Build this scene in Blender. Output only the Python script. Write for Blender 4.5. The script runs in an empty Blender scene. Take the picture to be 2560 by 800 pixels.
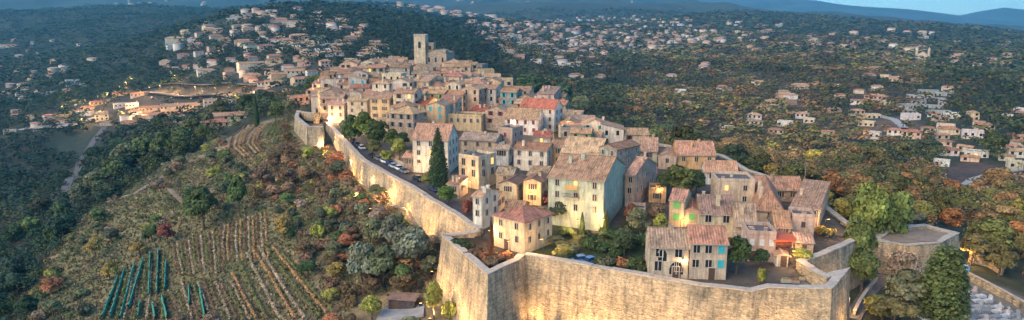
import bpy, math, random
import numpy as np
from mathutils import Vector, Matrix
random.seed(7); RNG = np.random.default_rng(11)
scene = bpy.context.scene
COL = scene.collection
R = math.radians
# ------------------------------------------------------------------ camera
F = 1707.0; CAMZ = 60.0
PITCH = math.atan(340/1707.0)
CP, SP = math.cos(PITCH), math.sin(PITCH)
cam_d = bpy.data.cameras.new('camera'); cam = bpy.data.objects.new('camera', cam_d); COL.objects.link(cam)
cam.location = (0, 0, CAMZ); cam.rotation_euler = (R(90)-PITCH, 0, 0)
cam_d.sensor_width = 36; cam_d.lens = 36*F/2560; cam_d.clip_start = 1; cam_d.clip_end = 60000
scene.camera = cam

def ray(u, v):
    a = (u-1280)/F; b = (400-v)/F
    return a, CP+b*SP, -SP+b*CP
def proj(x, y, z):
    z = z-CAMZ
    dep = y*CP - z*SP
    up = y*SP + z*CP
    dep = np.maximum(dep, 1e-3)
    return 1280+F*x/dep, 400-F*up/dep, dep
def pz(u, v, z):
    dx, dy, dz = ray(u, v); t = (z-CAMZ)/dz
    return Vector((dx*t, dy*t, z))

def inpoly(x, y, poly):
    x = np.asarray(x, float); y = np.asarray(y, float)
    r = np.zeros(np.broadcast(x, y).shape, bool)
    n = len(poly); j = n-1
    for i in range(n):
        xi, yi = poly[i][0], poly[i][1]; xj, yj = poly[j][0], poly[j][1]
        if yi != yj:
            c = ((yi > y) != (yj > y)) & (x < (xj-xi)*(y-yi)/(yj-yi)+xi)
            r ^= c
        j = i
    return r

def hash2(ix, iy, s):
    h = (ix.astype(np.int64)*374761393 + iy.astype(np.int64)*668265263 + s*974634777) & 0x7fffffff
    h = ((h ^ (h >> 13))*1274126177) & 0x7fffffff
    return ((h ^ (h >> 16)) & 0xffff)/65535.0
def vnoise(x, y, s=0):
    x = np.asarray(x, float); y = np.asarray(y, float)
    ix = np.floor(x); iy = np.floor(y); fx = x-ix; fy = y-iy
    fx = fx*fx*(3-2*fx); fy = fy*fy*(3-2*fy)
    a = hash2(ix, iy, s); b = hash2(ix+1, iy, s); c = hash2(ix, iy+1, s); d = hash2(ix+1, iy+1, s)
    return (a*(1-fx)+b*fx)*(1-fy)+(c*(1-fx)+d*fx)*fy
def fbm(x, y, sc, oct=4, s=0):
    t = 0; a = 1; n = 0
    for o in range(oct):
        t = t + a*(vnoise(x/sc, y/sc, s+o)-0.5); n += a; a *= 0.5; sc *= 0.5
    return t/n*2

# ------------------------------------------------------------------ village plateau surface
def smooth(a, b, t):
    t = np.clip((t-a)/(b-a), 0, 1); return t*t*(3-2*t)
def z_in(x, y):
    y = np.asarray(y, float); x = np.asarray(x, float)
    b = np.interp(y, [100, 150, 190, 250, 300, 350, 400, 460], [12, 12.3, 15.2, 19.6, 23.4, 26.0, 28.2, 26])
    xc = np.interp(y, [150, 300, 400], [20, -30, -60])
    return b - np.minimum(5, .0015*(x-xc)**2)*smooth(200, 330, y)
def pin(u, v, dz=0.0):
    """point of the village surface (+dz) seen at u, v"""
    dx, dy, dzz = ray(u, v)
    t = np.linspace(80, 520, 4000)
    z = CAMZ+dzz*t
    h = z_in(dx*t, dy*t)+dz
    k = int(np.argmax(z < h)) or 3999
    return Vector((dx*t[k], dy*t[k], float(h[k])))

WTOP = 1.0
west_px = [(815, 305), (845, 338), (872, 366), (905, 400), (960, 430), (1040, 475), (1120, 525), (1196, 574)]
WEST = [pin(u, v, WTOP) for u, v in west_px]
FZ = 13.2
BAST = [pz(1106, 588, FZ), pz(1220, 686, FZ), pz(1298, 648, FZ), pz(1311, 637, FZ)]
CURT = [pz(1311, 637, FZ), pz(1430, 656, FZ), pz(1630, 691, FZ), pz(1750, 712, FZ), pz(1880, 727, FZ), pz(1925, 717, FZ+.7), pz(2079, 722, FZ+.7)]
BR = [pz(2079, 722, FZ+.7), pz(2124, 668, FZ+.7), pz(2068, 684, FZ+.7), pz(2012, 652, FZ+.7), pz(2105, 617, FZ+.7), pz(2165, 585, FZ)]
BACK = [(81, 162), (81, 176), (80, 190), (72, 203), (70, 222), (52, 240), (36, 258), (24, 290), (8, 320), (-5, 360), (-18, 400), (-45, 440), (-80, 450), (-108, 430), (-111, 390), (-100, 340), (-88, 300)]
SMALL = [pz(808, 318, 21.5), pz(768, 318, 21.5), pz(737, 292, 22.2), pz(742, 276, 22.5), pz(790, 283, 23)]
POLY = [(p.x, p.y) for p in SMALL[::-1]] [:0]
POLY = ([(p.x, p.y) for p in WEST] + [(p.x, p.y) for p in BAST] + [(p.x, p.y) for p in CURT[1:]] + [(p.x, p.y) for p in BR[1:]]
        + BACK + [(p.x, p.y) for p in SMALL[::-1]])

# ------------------------------------------------------------------ outer terrain
# (u, v, horizontal range): what the ground does there
CTRL = [(1330,835,131),(1700,860,123),(2100,860,123),(1080,720,150),(900,600,174),(960,520,190),(900,450,216),(830,410,240),(700,350,270),(640,500,208),
 (640,800,146),(300,800,157),(900,800,140),(400,600,200),(260,515,235),(450,415,285),(600,330,330),(715,300,305),(780,340,268),
 (330,350,430),(100,500,390),(50,700,235),(0,800,195),(150,600,290),(200,450,460),(100,330,640),(200,250,780),(450,210,860),(400,290,680),(560,262,640),(700,270,520),
 (100,200,1000),(50,110,1800),(0,32,2600),(230,27,2500),(420,40,2000),(350,110,1500),(300,170,1050),
 (740,3,1500),(620,100,900),(520,150,820),(650,165,700),(700,225,580),(800,160,640),(800,100,850),(600,45,1150),(480,90,1050),(850,60,1000),(900,10,1400),(1000,40,1250),(1100,80,1050),(1000,110,850),(1200,180,700),(1280,230,620),
 (1000,2,2300),(1120,50,2100),(1250,60,2000),(1300,110,1500),(1400,150,1150),(1500,62,2500),(1700,42,2600),(1750,100,1600),(1400,250,640),(1550,230,800),(1700,210,820),(1600,300,520),(1900,400,400),
 (2000,150,1050),(2000,58,2100),(1850,45,2500),(2300,78,2300),(2560,92,2100),(2300,200,720),(2500,200,760),(2300,290,520),(2500,330,430),(2300,400,380),(2120,400,420),(2200,480,310),(2500,460,320),(2560,600,215),(2400,560,235),
 (2300,690,152),(2500,780,139),(2250,640,165),(2140,800,126),(1850,350,470),(2150,250,620),(1280,0,3600),(1800,10,4200),(2300,50,4000),(300,10,4200)]
ca, cl, cs = [], [], []
for u, v, d in CTRL:
    dx, dy, dz = ray(u, v); rr = math.hypot(dx, dy); d = d*rr/dy
    ca.append(math.atan2(dx, dy)); cl.append(math.log(d)); cs.append(dz/rr)
def addw(x, y, z):
    d = math.hypot(x, y); ca.append(math.atan2(x, y)); cl.append(math.log(d)); cs.append((z-CAMZ)/d)
# hidden behind / beside the village, beneath the camera
for x, y, z in [(115,230,2),(95,270,-6),(60,300,-6),(45,340,-8),(30,400,-8),(10,460,-4),(-60,520,0),(-130,470,4),(-150,400,10),(-135,340,14),(0,250,6),(30,200,4),(60,160,3),(-20,300,10),(-70,380,14),
                (120,480,-22),(0,620,-5),(0,60,-8),(60,60,-8),(-60,60,-12),(0,25,-9),(-40,10,-10),(40,10,-9),(120,100,-6),(-120,100,-16),(-200,120,-32),(200,120,-12),(0,6,-9),(5,0,-9),(-5,0,-9),
                (0,3000,20),(-600,3200,50),(-2500,3000,70),(2500,3500,10)]:
    addw(x, y, z)
for a in (-.8, -.4, 0, .4, .8):
    for d in (7000, 30000): ca.append(a); cl.append(math.log(d)); cs.append((-20-CAMZ)/d)
ca = np.array(ca); cl = np.array(cl); cs = np.array(cs)
P = np.stack([ca, cl], 1)
D = np.sqrt(((P[:, None]-P[None])**2).sum(-1)+1e-5)
N = len(P)
A = np.zeros((N+3, N+3)); A[:N, :N] = D - np.eye(N)*0.004; A[:N, N] = 1; A[:N, N+1:] = P; A[N, :N] = 1; A[N+1:, :N] = P.T
W = np.linalg.solve(A, np.concatenate([cs, [0, 0, 0]]))
AZ = np.concatenate([np.arange(-180, -46, 4.0), np.arange(-46, 46.01, 0.25), np.arange(50, 181, 4.0)])
LR = np.concatenate([np.arange(math.log(2.5), math.log(95), .06), np.arange(math.log(95), math.log(700), .0075), np.arange(math.log(700), math.log(6000), .012), np.arange(math.log(6000), math.log(17000), .06)])
azr = np.radians(AZ)
GA, GL = np.meshgrid(azr, LR, indexing='ij')
ge = np.clip(GA, -.85, .85)
S = np.zeros_like(GA)
for k in range(N):
    S += W[k]*np.sqrt((ge-ca[k])**2+(GL-cl[k])**2+1e-5)
S += W[N]+W[N+1]*ge+W[N+2]*GL
GD = np.exp(GL); GX = GD*np.sin(GA); GY = GD*np.cos(GA)
GZ = CAMZ+S*GD
fade = smooth(.85, 1.6, np.abs(GA)); GZ = GZ*(1-fade)+(-18)*fade
def blur(a, n):
    for _ in range(n):
        b = a.copy(); b[1:-1] = (a[:-2]+2*a[1:-1]+a[2:])/4; a = b
        b = a.copy(); b[:, 1:-1] = (a[:, :-2]+2*a[:, 1:-1]+a[:, 2:])/4; a = b
    return a
GZ = blur(GZ, 10)
amp = np.clip((GD-90)*0.014, 0.3, 30)
GZ = GZ + fbm(GX, GY, 300, 5, 3)*amp*smooth(500, 1300, GD) + fbm(GX, GY, 60, 4, 9)*np.clip(amp, 0, 2.5)*.6*smooth(100, 200, GD)
GZ = GZ + fbm(GX, GY, 9, 3, 19)*0.45*(1-smooth(500, 900, GD))
GOUT = GZ.copy()
def glook(G, x, y):
    d = np.hypot(x, y); a = np.degrees(np.arctan2(x, y)); l = np.log(np.maximum(d, 2.6))
    i = np.clip(np.searchsorted(AZ, a)-1, 0, len(AZ)-2); j = np.clip(np.searchsorted(LR, l)-1, 0, len(LR)-2)
    fa = np.clip((a-AZ[i])/(AZ[i+1]-AZ[i]), 0, 1); fl = np.clip((l-LR[j])/(LR[j+1]-LR[j]), 0, 1)
    return (G[i, j]*(1-fa)+G[i+1, j]*fa)*(1-fl)+(G[i, j+1]*(1-fa)+G[i+1, j+1]*fa)*fl
def h_out(x, y): return glook(GOUT, x, y)
INV = inpoly(GX, GY, POLY)
# slopes just outside the plateau at the hidden back sides: bring the outside up towards the plateau edge
GZ = np.where(INV, z_in(GX, GY), GZ)
def ground(x, y): return float(glook(GZ, np.array(float(x)), np.array(float(y))))
TT = np.exp(np.linspace(math.log(70), math.log(6500), 5000))
def pt(u, v, G=None):
    """the terrain point seen at u, v (None when the ray misses)"""
    G = GZ if G is None else G
    dx, dy, dz = ray(u, v); q = math.hypot(dx, dy); t = TT/q
    h = glook(G, dx*t, dy*t); z = CAMZ+dz*t
    m = z < h
    if not m.any(): return None
    k = int(np.argmax(m))
    return Vector((dx*t[k], dy*t[k], float(h[k])))

# ------------------------------------------------------------------ materials
def newmat(name):
    m = bpy.data.materials.new(name); m.use_nodes = True
    nt = m.node_tree; b = nt.nodes['Principled BSDF']; b.inputs['Roughness'].default_value = .85
    b.inputs['Specular IOR Level'].default_value = .25
    return m, nt, b
def nd(nt, t, **kw):
    n = nt.nodes.new(t)
    for k, v in kw.items():
        if k in n.inputs: n.inputs[k].default_value = v
        else: setattr(n, k, v)
    return n
def noise(nt, vec, scale, detail=4, rough=.6):
    n = nd(nt, 'ShaderNodeTexNoise'); n.inputs['Scale'].default_value = scale; n.inputs['Detail'].default_value = detail; n.inputs['Roughness'].default_value = rough
    if vec is not None: nt.links.new(vec, n.inputs['Vector'])
    return n.outputs['Fac']
def ramp(nt, fac, stops):
    n = nd(nt, 'ShaderNodeValToRGB'); e = n.color_ramp.elements
    while len(e) < len(stops): e.new(.5)
    for i, (p, c) in enumerate(stops):
        e[i].position = p; e[i].color = (c if len(c) == 4 else (*c, 1)) if not isinstance(c, (int, float)) else (c, c, c, 1)
    nt.links.new(fac, n.inputs['Fac']); return n.outputs['Color']
def mix(nt, a, b, fac=1.0, mode='MULTIPLY'):
    n = nt.nodes.new('ShaderNodeMix'); n.data_type = 'RGBA'; n.blend_type = mode
    if isinstance(fac, float): n.inputs[0].default_value = fac
    else: nt.links.new(fac, n.inputs[0])
    for s, i in ((a, 6), (b, 7)):
        if isinstance(s, tuple): n.inputs[i].default_value = (*s, 1) if len(s) == 3 else s
        else: nt.links.new(s, n.inputs[i])
    return n.outputs[2]
def pos(nt, scale=(1, 1, 1)):
    g = nd(nt, 'ShaderNodeNewGeometry'); m = nd(nt, 'ShaderNodeMapping'); m.inputs['Scale'].default_value = scale
    nt.links.new(g.outputs['Position'], m.inputs['Vector']); return m.outputs['Vector']
def bump(nt, b, h, dist=.1, s=.6):
    n = nd(nt, 'ShaderNodeBump'); n.inputs['Strength'].default_value = s; n.inputs['Distance'].default_value = dist
    nt.links.new(h, n.inputs['Height']); nt.links.new(n.outputs['Normal'], b.inputs['Normal'])
def simple(name, c, rough=.7, metal=0.0, emit=None, es=0, spec=.3):
    m, nt, b = newmat(name); b.inputs['Base Color'].default_value = (*c, 1); b.inputs['Roughness'].default_value = rough; b.inputs['Metallic'].default_value = metal
    b.inputs['Specular IOR Level'].default_value = spec
    if emit: b.inputs['Emission Color'].default_value = (*emit, 1); b.inputs['Emission Strength'].default_value = es
    return m
M = {}
# plaster: object colour, weathering
m, nt, b = newmat('plaster'); oi = nd(nt, 'ShaderNodeObjectInfo')
c = mix(nt, oi.outputs['Color'], ramp(nt, noise(nt, pos(nt), .55, 5, .7), [(.3, .66), (.7, 1.12)]))
c = mix(nt, c, ramp(nt, noise(nt, pos(nt, (1.6, 1.6, .18)), 1.0, 4, .7), [(.34, (.52, .50, .47)), (.56, (1.05, 1.04, 1.02))]), .8)
c = mix(nt, c, ramp(nt, noise(nt, pos(nt), 3.2, 3, .7), [(.3, .75), (.7, 1.15)]), .6)
nt.links.new(c, b.inputs['Base Color']); bump(nt, b, noise(nt, pos(nt), 4, 4, .7), .08, .5); M['plaster'] = m
# rubble masonry for rougher houses
m, nt, b = newmat('rubble_masonry'); oi = nd(nt, 'ShaderNodeObjectInfo')
vo = nd(nt, 'ShaderNodeTexVoronoi'); vo.inputs['Scale'].default_value = 1.7; nt.links.new(pos(nt, (1, 1, 1.5)), vo.inputs['Vector'])
c = mix(nt, oi.outputs['Color'], ramp(nt, vo.outputs['Color'], [(.1, .62), (.9, 1.2)]))
c = mix(nt, c, ramp(nt, noise(nt, pos(nt), .4, 5, .7), [(.3, .65), (.7, 1.15)]))
nt.links.new(c, b.inputs['Base Color']); bump(nt, b, vo.outputs['Distance'], .12, .6); M['rubble'] = m
# roof tiles
m, nt, b = newmat('clay_tiles'); oi = nd(nt, 'ShaderNodeObjectInfo')
uv = nd(nt, 'ShaderNodeUVMap'); mp = nd(nt, 'ShaderNodeMapping'); mp.inputs['Scale'].default_value = (2.6, .5, 1); nt.links.new(uv.outputs['UV'], mp.inputs['Vector'])
ad = nd(nt, 'ShaderNodeVectorMath', operation='ADD'); nt.links.new(mp.outputs['Vector'], ad.inputs[0]); nt.links.new(oi.outputs['Location'], ad.inputs[1])
c = mix(nt, oi.outputs['Color'], ramp(nt, noise(nt, ad.outputs['Vector'], 1.0, 3, .7), [(.3, .5), (.72, 1.4)]))
c = mix(nt, c, ramp(nt, noise(nt, pos(nt), .45, 5, .75), [(.34, (.48, .52, .50)), (.5, (.95, .95, .92)), (.68, (1.2, 1.12, 1.02))]))
c = mix(nt, c, ramp(nt, noise(nt, pos(nt), 2.2, 2, .6), [(.3, (.75, .72, .7)), (.7, (1.3, 1.25, 1.2))]), .7)
wv = nd(nt, 'ShaderNodeTexWave'); wv.inputs['Scale'].default_value = .62; mp2 = nd(nt, 'ShaderNodeMapping'); nt.links.new(uv.outputs['UV'], mp2.inputs['Vector']); nt.links.new(mp2.outputs['Vector'], wv.inputs['Vector'])
wv.inputs['Distortion'].default_value = .6; wv.inputs['Detail'].default_value = 1
c = mix(nt, c, ramp(nt, wv.outputs['Fac'], [(.1, .6), (.5, 1.1)]), .4)  # shade in the troughs between tile columns is put into the colour
nt.links.new(c, b.inputs['Base Color']); bump(nt, b, wv.outputs['Fac'], .1, .7); M['tiles'] = m
# rampart stone
m, nt, b = newmat('rampart_stone')
br = nd(nt, 'ShaderNodeTexVoronoi'); br.inputs['Scale'].default_value = 2.0; nt.links.new(pos(nt, (1, 1, 1.9)), br.inputs['Vector'])
c = mix(nt, (.50, .425, .305), ramp(nt, br.outputs['Color'], [(.1, .72), (.9, 1.15)]))
c = mix(nt, c, ramp(nt, noise(nt, pos(nt, (1, 1, .13)), .8, 5, .72), [(.34, (.42, .43, .45)), (.52, (1, .98, .93)), (.7, (1.22, 1.12, .98))]))
c = mix(nt, c, ramp(nt, noise(nt, pos(nt), .14, 4, .7), [(.34, (.6, .62, .64)), (.6, (1.1, 1.05, 1))]))
c = mix(nt, c, ramp(nt, noise(nt, pos(nt, (1, 1, 1.3)), 1.6, 3, .7), [(.3, .75), (.7, 1.2)]))
c = mix(nt, c, ramp(nt, noise(nt, pos(nt, (.25, .25, 3.2)), 1.0, 3, .6), [(.35, .8), (.65, 1.1)]))
nt.links.new(c, b.inputs['Base Color']); bump(nt, b, br.outputs['Distance'], .25, .9); M['stone'] = m
m, nt, b = newmat('coping_stone')
c = mix(nt, (.46, .40, .33), ramp(nt, noise(nt, pos(nt), 1.2, 4, .7), [(.3, .65), (.7, 1.15)])); nt.links.new(c, b.inputs['Base Color']); M['coping'] = m
m, nt, b = newmat('paving')
c = mix(nt, (.12, .115, .115), ramp(nt, noise(nt, pos(nt), .8, 4, .7), [(.3, .6), (.7, 1.3)])); nt.links.new(c, b.inputs['Base Color']); M['paving'] = m
m, nt, b = newmat('asphalt')
c = mix(nt, (.055, .055, .062), ramp(nt, noise(nt, pos(nt), .5, 4, .7), [(.3, .7), (.7, 1.3)])); nt.links.new(c, b.inputs['Base Color']); M['asphalt'] = m
m, nt, b = newmat('pale_concrete')
c = mix(nt, (.34, .34, .34), ramp(nt, noise(nt, pos(nt), .3, 4, .7), [(.3, .7), (.7, 1.2)])); nt.links.new(c, b.inputs['Base Color']); M['concrete'] = m
m, nt, b = newmat('dirt_track')
c = mix(nt, (.27, .21, .155), ramp(nt, noise(nt, pos(nt), .6, 4, .7), [(.3, .65), (.7, 1.2)])); nt.links.new(c, b.inputs['Base Color']); M['dirt'] = m
# terrain
m, nt, b = newmat('hillside_ground'); at = nd(nt, 'ShaderNodeVertexColor'); at.layer_name = 'Col'
c = mix(nt, at.outputs['Color'], ramp(nt, noise(nt, pos(nt), .35, 6, .75), [(.3, (.45, .5, .5)), (.68, (1.5, 1.4, 1.3))]))
c = mix(nt, c, ramp(nt, noise(nt, pos(nt), .03, 5, .7), [(.3, (.6, .68, .7)), (.7, (1.35, 1.25, 1.15))]))
nt.links.new(c, b.inputs['Base Color']); bump(nt, b, noise(nt, pos(nt), .8, 5, .75), .6, .8); M['ground'] = m
# foliage: object colour x attribute
m, nt, b = newmat('foliage'); at = nd(nt, 'ShaderNodeVertexColor'); at.layer_name = 'Col'; oi = nd(nt, 'ShaderNodeObjectInfo')
c = mix(nt, at.outputs['Color'], oi.outputs['Color']); nt.links.new(c, b.inputs['Base Color']); b.inputs['Roughness'].default_value = .7
b.inputs['Specular IOR Level'].default_value = .15
M['foliage'] = m
m, nt, b = newmat('bark'); c = mix(nt, (.12, .09, .065), ramp(nt, noise(nt, pos(nt, (3, 3, .7)), 2, 4, .7), [(.3, .6), (.7, 1.3)])); nt.links.new(c, b.inputs['Base Color']); M['bark'] = m
m, nt, b = newmat('object_paint'); oi = nd(nt, 'ShaderNodeObjectInfo'); c = mix(nt, oi.outputs['Color'], ramp(nt, noise(nt, pos(nt), 2, 3, .6), [(.3, .8), (.7, 1.08)])); nt.links.new(c, b.inputs['Base Color']); b.inputs['Roughness'].default_value = .5; M['paint'] = m
m, nt, b = newmat('marble'); oi = nd(nt, 'ShaderNodeObjectInfo'); c = mix(nt, oi.outputs['Color'], ramp(nt, noise(nt, pos(nt), 2.5, 4, .7), [(.3, .55), (.7, 1.15)])); nt.links.new(c, b.inputs['Base Color']); M['marble'] = m
M['glass'] = simple('window_glass', (.018, .02, .024), .25, spec=.5)
M['trim'] = simple('stone_trim', (.42, .36, .29), .8)
M['wood'] = simple('timber', (.13, .075, .045), .7)
M['dark'] = simple('dark_metal', (.03, .03, .033), .5)
M['white'] = simple('white_paint', (.72, .72, .7), .6)
M['tyre'] = simple('rubber', (.02, .02, .02), .8)
M['glow'] = simple('lamp_glass', (.9, .7, .4), .4, emit=(1, .45, .08), es=1.8)
M['litpane'] = simple('lit_window', (.5, .3, .12), .4, emit=(1, .45, .1), es=.55)
M['net'] = simple('green_netting', (.06, .30, .22), .7)

# ------------------------------------------------------------------ object helpers
def link(name, me, parent=None, loc=None, rot=0, color=None):
    o = bpy.data.objects.new(name, me); COL.objects.link(o)
    if parent: o.parent = parent
    if loc is not None: o.location = loc
    if rot: o.rotation_euler = (0, 0, rot)
    if color is not None: o.color = (*color, 1)
    return o
def tag(o, label=None, cat=None, group=None, kind=None):
    if label: o['label'] = label
    if cat: o['category'] = cat
    if group: o['group'] = group
    if kind: o['kind'] = kind
    return o
class MB:
    def __init__(s): s.v = []; s.f = []; s.m = []; s.uv = []; s.mats = []
    def mi(s, mat):
        if mat not in s.mats: s.mats.append(mat)
        return s.mats.index(mat)
    def face(s, pts, mat, uv=None):
        n = len(s.v); s.v += [tuple(p) for p in pts]; s.f.append(tuple(range(n, n+len(pts)))); s.m.append(s.mi(mat))
        s.uv.append(uv if uv else [(0, 0)]*len(pts))
    def box(s, x0, x1, y0, y1, z0, z1, mat, top=None):
        p = [(x0,y0,z0),(x1,y0,z0),(x1,y1,z0),(x0,y1,z0),(x0,y0,z1),(x1,y0,z1),(x1,y1,z1),(x0,y1,z1)]
        for q in ((3,2,1,0),(0,1,5,4),(1,2,6,5),(2,3,7,6),(3,0,4,7)): s.face([p[i] for i in q], mat)
        s.face([p[i] for i in (4,5,6,7)], top or mat)
    def obox(s, a, b, w, h, mat):
        """beam from a to b"""
        a = Vector(a); b = Vector(b); d = (b-a).normalized(); u = d.cross(Vector((0,0,1)))
        if u.length < 1e-3: u = Vector((1,0,0))
        u.normalize(); n = u.cross(d)
        q = [a-u*w/2-n*h/2, a+u*w/2-n*h/2, a+u*w/2+n*h/2, a-u*w/2+n*h/2]; r = [x+(b-a) for x in q]
        s.face(q[::-1], mat); s.face(r, mat)
        for i in range(4): j = (i+1) % 4; s.face([q[i], q[j], r[j], r[i]], mat)
    def cyl(s, x, y, z0, z1, r0, r1, n, mat):
        a = [(x+r0*math.cos(2*math.pi*i/n), y+r0*math.sin(2*math.pi*i/n), z0) for i in range(n)]
        b = [(x+r1*math.cos(2*math.pi*i/n), y+r1*math.sin(2*math.pi*i/n), z1) for i in range(n)]
        for i in range(n): j = (i+1) % n; s.face([a[i], a[j], b[j], b[i]], mat)
        s.face(b, mat); s.face(a[::-1], mat)
    def mesh(s, name):
        me = bpy.data.meshes.new(name); me.from_pydata(s.v, [], s.f)
        for m_ in s.mats: me.materials.append(m_)
        me.polygons.foreach_set('material_index', s.m)
        ul = me.uv_layers.new(name='UVMap'); flat = [c for f in s.uv for q in f for c in q]; ul.data.foreach_set('uv', flat)
        me.validate(); me.update(); return me
    def build(s, name, parent=None, loc=None, rot=0, color=None): return link(name, s.mesh(name), parent, loc, rot, color)
def empty(name, loc, rot=0):
    o = bpy.data.objects.new(name, None); COL.objects.link(o); o.location = loc; o.rotation_euler = (0, 0, rot); o.empty_display_size = .5; return o
def npmesh(name, V, Fq, mat, colors=None, k=4):
    """V (n,3), Fq (m,k) -> mesh with per-face colour"""
    me = bpy.data.meshes.new(name); me.vertices.add(len(V)); me.vertices.foreach_set('co', np.ascontiguousarray(V, np.float32).ravel())
    me.loops.add(len(Fq)*k); me.loops.foreach_set('vertex_index', np.ascontiguousarray(Fq, np.int32).ravel())
    me.polygons.add(len(Fq)); me.polygons.foreach_set('loop_start', np.arange(0, len(Fq)*k, k, dtype=np.int32)); me.polygons.foreach_set('loop_total', np.full(len(Fq), k, np.int32))
    me.materials.append(mat)
    me.update(calc_edges=True)
    if colors is not None:
        a = me.color_attributes.new('Col', 'FLOAT_COLOR', 'CORNER')
        c4 = np.ones((len(Fq), k, 4), np.float32); c4[:, :, :3] = colors[:, None, :]; a.data.foreach_set('color', c4.ravel())
    return me
THINGS = []   # (object, descr, cat, u, v) waiting for a label that singles each out
# ------------------------------------------------------------------ terrain mesh
def segdist(px, py, poly, closed=True):
    d = np.full(np.shape(px), 1e9); n = len(poly)
    for i in range(n if closed else n-1):
        ax, ay = poly[i][0], poly[i][1]; bx, by = poly[(i+1) % n][0], poly[(i+1) % n][1]
        L = (bx-ax)**2+(by-ay)**2+1e-9
        t = np.clip(((px-ax)*(bx-ax)+(py-ay)*(by-ay))/L, 0, 1)
        d = np.minimum(d, np.hypot(px-ax-t*(bx-ax), py-ay-t*(by-ay)))
    return d
near = (np.abs(GA) < .9) & (GD < 520) & (GD > 90)
SD = np.full(GX.shape, 1e9); SD[near] = segdist(GX[near], GY[near], POLY)
INSET = INV & (SD > 1.25)
GZ = np.where(INSET, z_in(GX, GY), GOUT)
# outside at the hidden right and back edges the slope starts near plateau level
BK = BACK[2:]
sdb = np.full(GX.shape, 1e9); sdb[near] = segdist(GX[near], GY[near], BK, False)
k = np.clip(1-sdb/38, 0, 1)**1.3
GZ = np.where(~INV, GZ*(1-k)+np.maximum(GZ, z_in(GX, GY)-3)*k, GZ)
BASTP = [(p.x, p.y) for p in ([WEST[-1]]+BAST)]
BRP = [(p.x, p.y) for p in [CURT[5], CURT[6], BR[1], BR[2], BR[3]]]
inb = inpoly(GX, GY, BRP) & (SD > 1.2); GZ = np.where(inb, FZ-2.2, GZ)
# garden terraces and front yard stay at plateau level
uu, vv, dd = proj(GX, GY, GZ)
C = np.zeros(GX.shape+(3,)); C[:] = (.040, .046, .030)
nz = fbm(GX, GY, 140, 4, 31)[..., None]
C *= 1+nz*.5
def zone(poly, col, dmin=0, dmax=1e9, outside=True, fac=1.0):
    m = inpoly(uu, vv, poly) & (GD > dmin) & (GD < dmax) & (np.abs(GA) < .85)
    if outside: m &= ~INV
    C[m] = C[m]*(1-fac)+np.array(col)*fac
# dry scrub slope on the left, near bottom
zone([(1400,1000),(1300,790),(1120,640),(1060,540),(920,440),(800,350),(720,285),(620,300),(540,350),(430,400),(250,515),(170,600),(90,720),(30,1000)], (.27,.21,.125), 60, 345)
zone([(430,400),(640,400),(640,560),(240,560),(200,560),(250,515)], (.14,.125,.07), 60, 345)
zone([(250,515),(440,560),(260,640),(160,800),(30,800),(90,720)], (.10,.105,.07), 60, 345)
zone([(250,640),(430,560),(660,540),(840,800),(240,820)], (.155,.115,.075), 60, 300)
zone([(560,620),(700,610),(830,800),(560,800)], (.15,.135,.07), 60, 300)
zone([(560,330),(650,290),(700,300),(690,350),(640,400),(570,410)], (.24,.165,.10), 60, 345)
zone([(655,310),(740,300),(735,345),(680,375)], (.13,.15,.05), 60, 345)
# fields and town ground in the valleys
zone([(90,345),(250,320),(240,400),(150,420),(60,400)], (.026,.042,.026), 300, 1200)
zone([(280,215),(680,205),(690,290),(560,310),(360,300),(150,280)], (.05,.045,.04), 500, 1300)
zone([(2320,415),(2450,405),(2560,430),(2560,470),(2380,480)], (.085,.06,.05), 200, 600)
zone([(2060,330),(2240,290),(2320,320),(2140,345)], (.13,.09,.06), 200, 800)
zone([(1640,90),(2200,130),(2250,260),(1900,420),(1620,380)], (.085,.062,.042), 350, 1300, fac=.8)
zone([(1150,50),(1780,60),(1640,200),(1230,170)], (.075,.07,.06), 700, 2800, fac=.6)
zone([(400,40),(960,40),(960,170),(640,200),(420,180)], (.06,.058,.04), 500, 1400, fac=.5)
zone([(2390,680),(2450,680),(2640,790),(2600,900),(2280,900),(2300,790)], (.16,.16,.155), 60, 190)
ter = inpoly(uu, vv, [(1060,540),(920,440),(800,350),(720,285),(620,300),(540,350),(430,400),(250,515),(170,600),(90,720),(30,1000),(600,1000),(860,800)]) & (GD < 345) & (GD > 100) & ~INV
fr = (GZ/2.3+fbm(GX, GY, 50, 3, 8)*.9) % 1.0
grn = (vnoise(GX/26, GY/26, 14) > .38) & ter
C[grn] = C[grn]*.45+np.array((.13,.15,.06))*.55
st = ter & (fr < .2); C[st] = C[st]*.45+np.array((.33,.28,.20))*.55
C = blur(C, 1)
inn = np.array((.085,.078,.07)); C[INSET] = inn
gard = [(1375,560),(1500,585),(1600,540),(1640,590),(1625,690),(1310,640),(1370,610)]
m = inpoly(uu, vv, gard) & INSET; C[m] = (.045,.06,.022)
m = inpoly(GX, GY, BASTP) & INSET; C[m] = (.05,.035,.025)
C[inb] = (.16,.17,.18)
nA, nL = GX.shape
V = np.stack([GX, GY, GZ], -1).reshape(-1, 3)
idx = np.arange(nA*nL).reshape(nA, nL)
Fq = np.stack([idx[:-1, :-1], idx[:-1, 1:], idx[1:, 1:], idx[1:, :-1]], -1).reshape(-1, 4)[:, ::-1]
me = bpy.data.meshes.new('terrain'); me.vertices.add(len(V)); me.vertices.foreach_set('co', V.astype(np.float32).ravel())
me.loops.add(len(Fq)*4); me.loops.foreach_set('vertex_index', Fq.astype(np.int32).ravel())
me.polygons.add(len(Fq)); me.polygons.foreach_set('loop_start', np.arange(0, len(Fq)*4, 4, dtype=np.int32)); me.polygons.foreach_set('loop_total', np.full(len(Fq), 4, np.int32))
me.materials.append(M['ground']); me.update(calc_edges=True)
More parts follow.
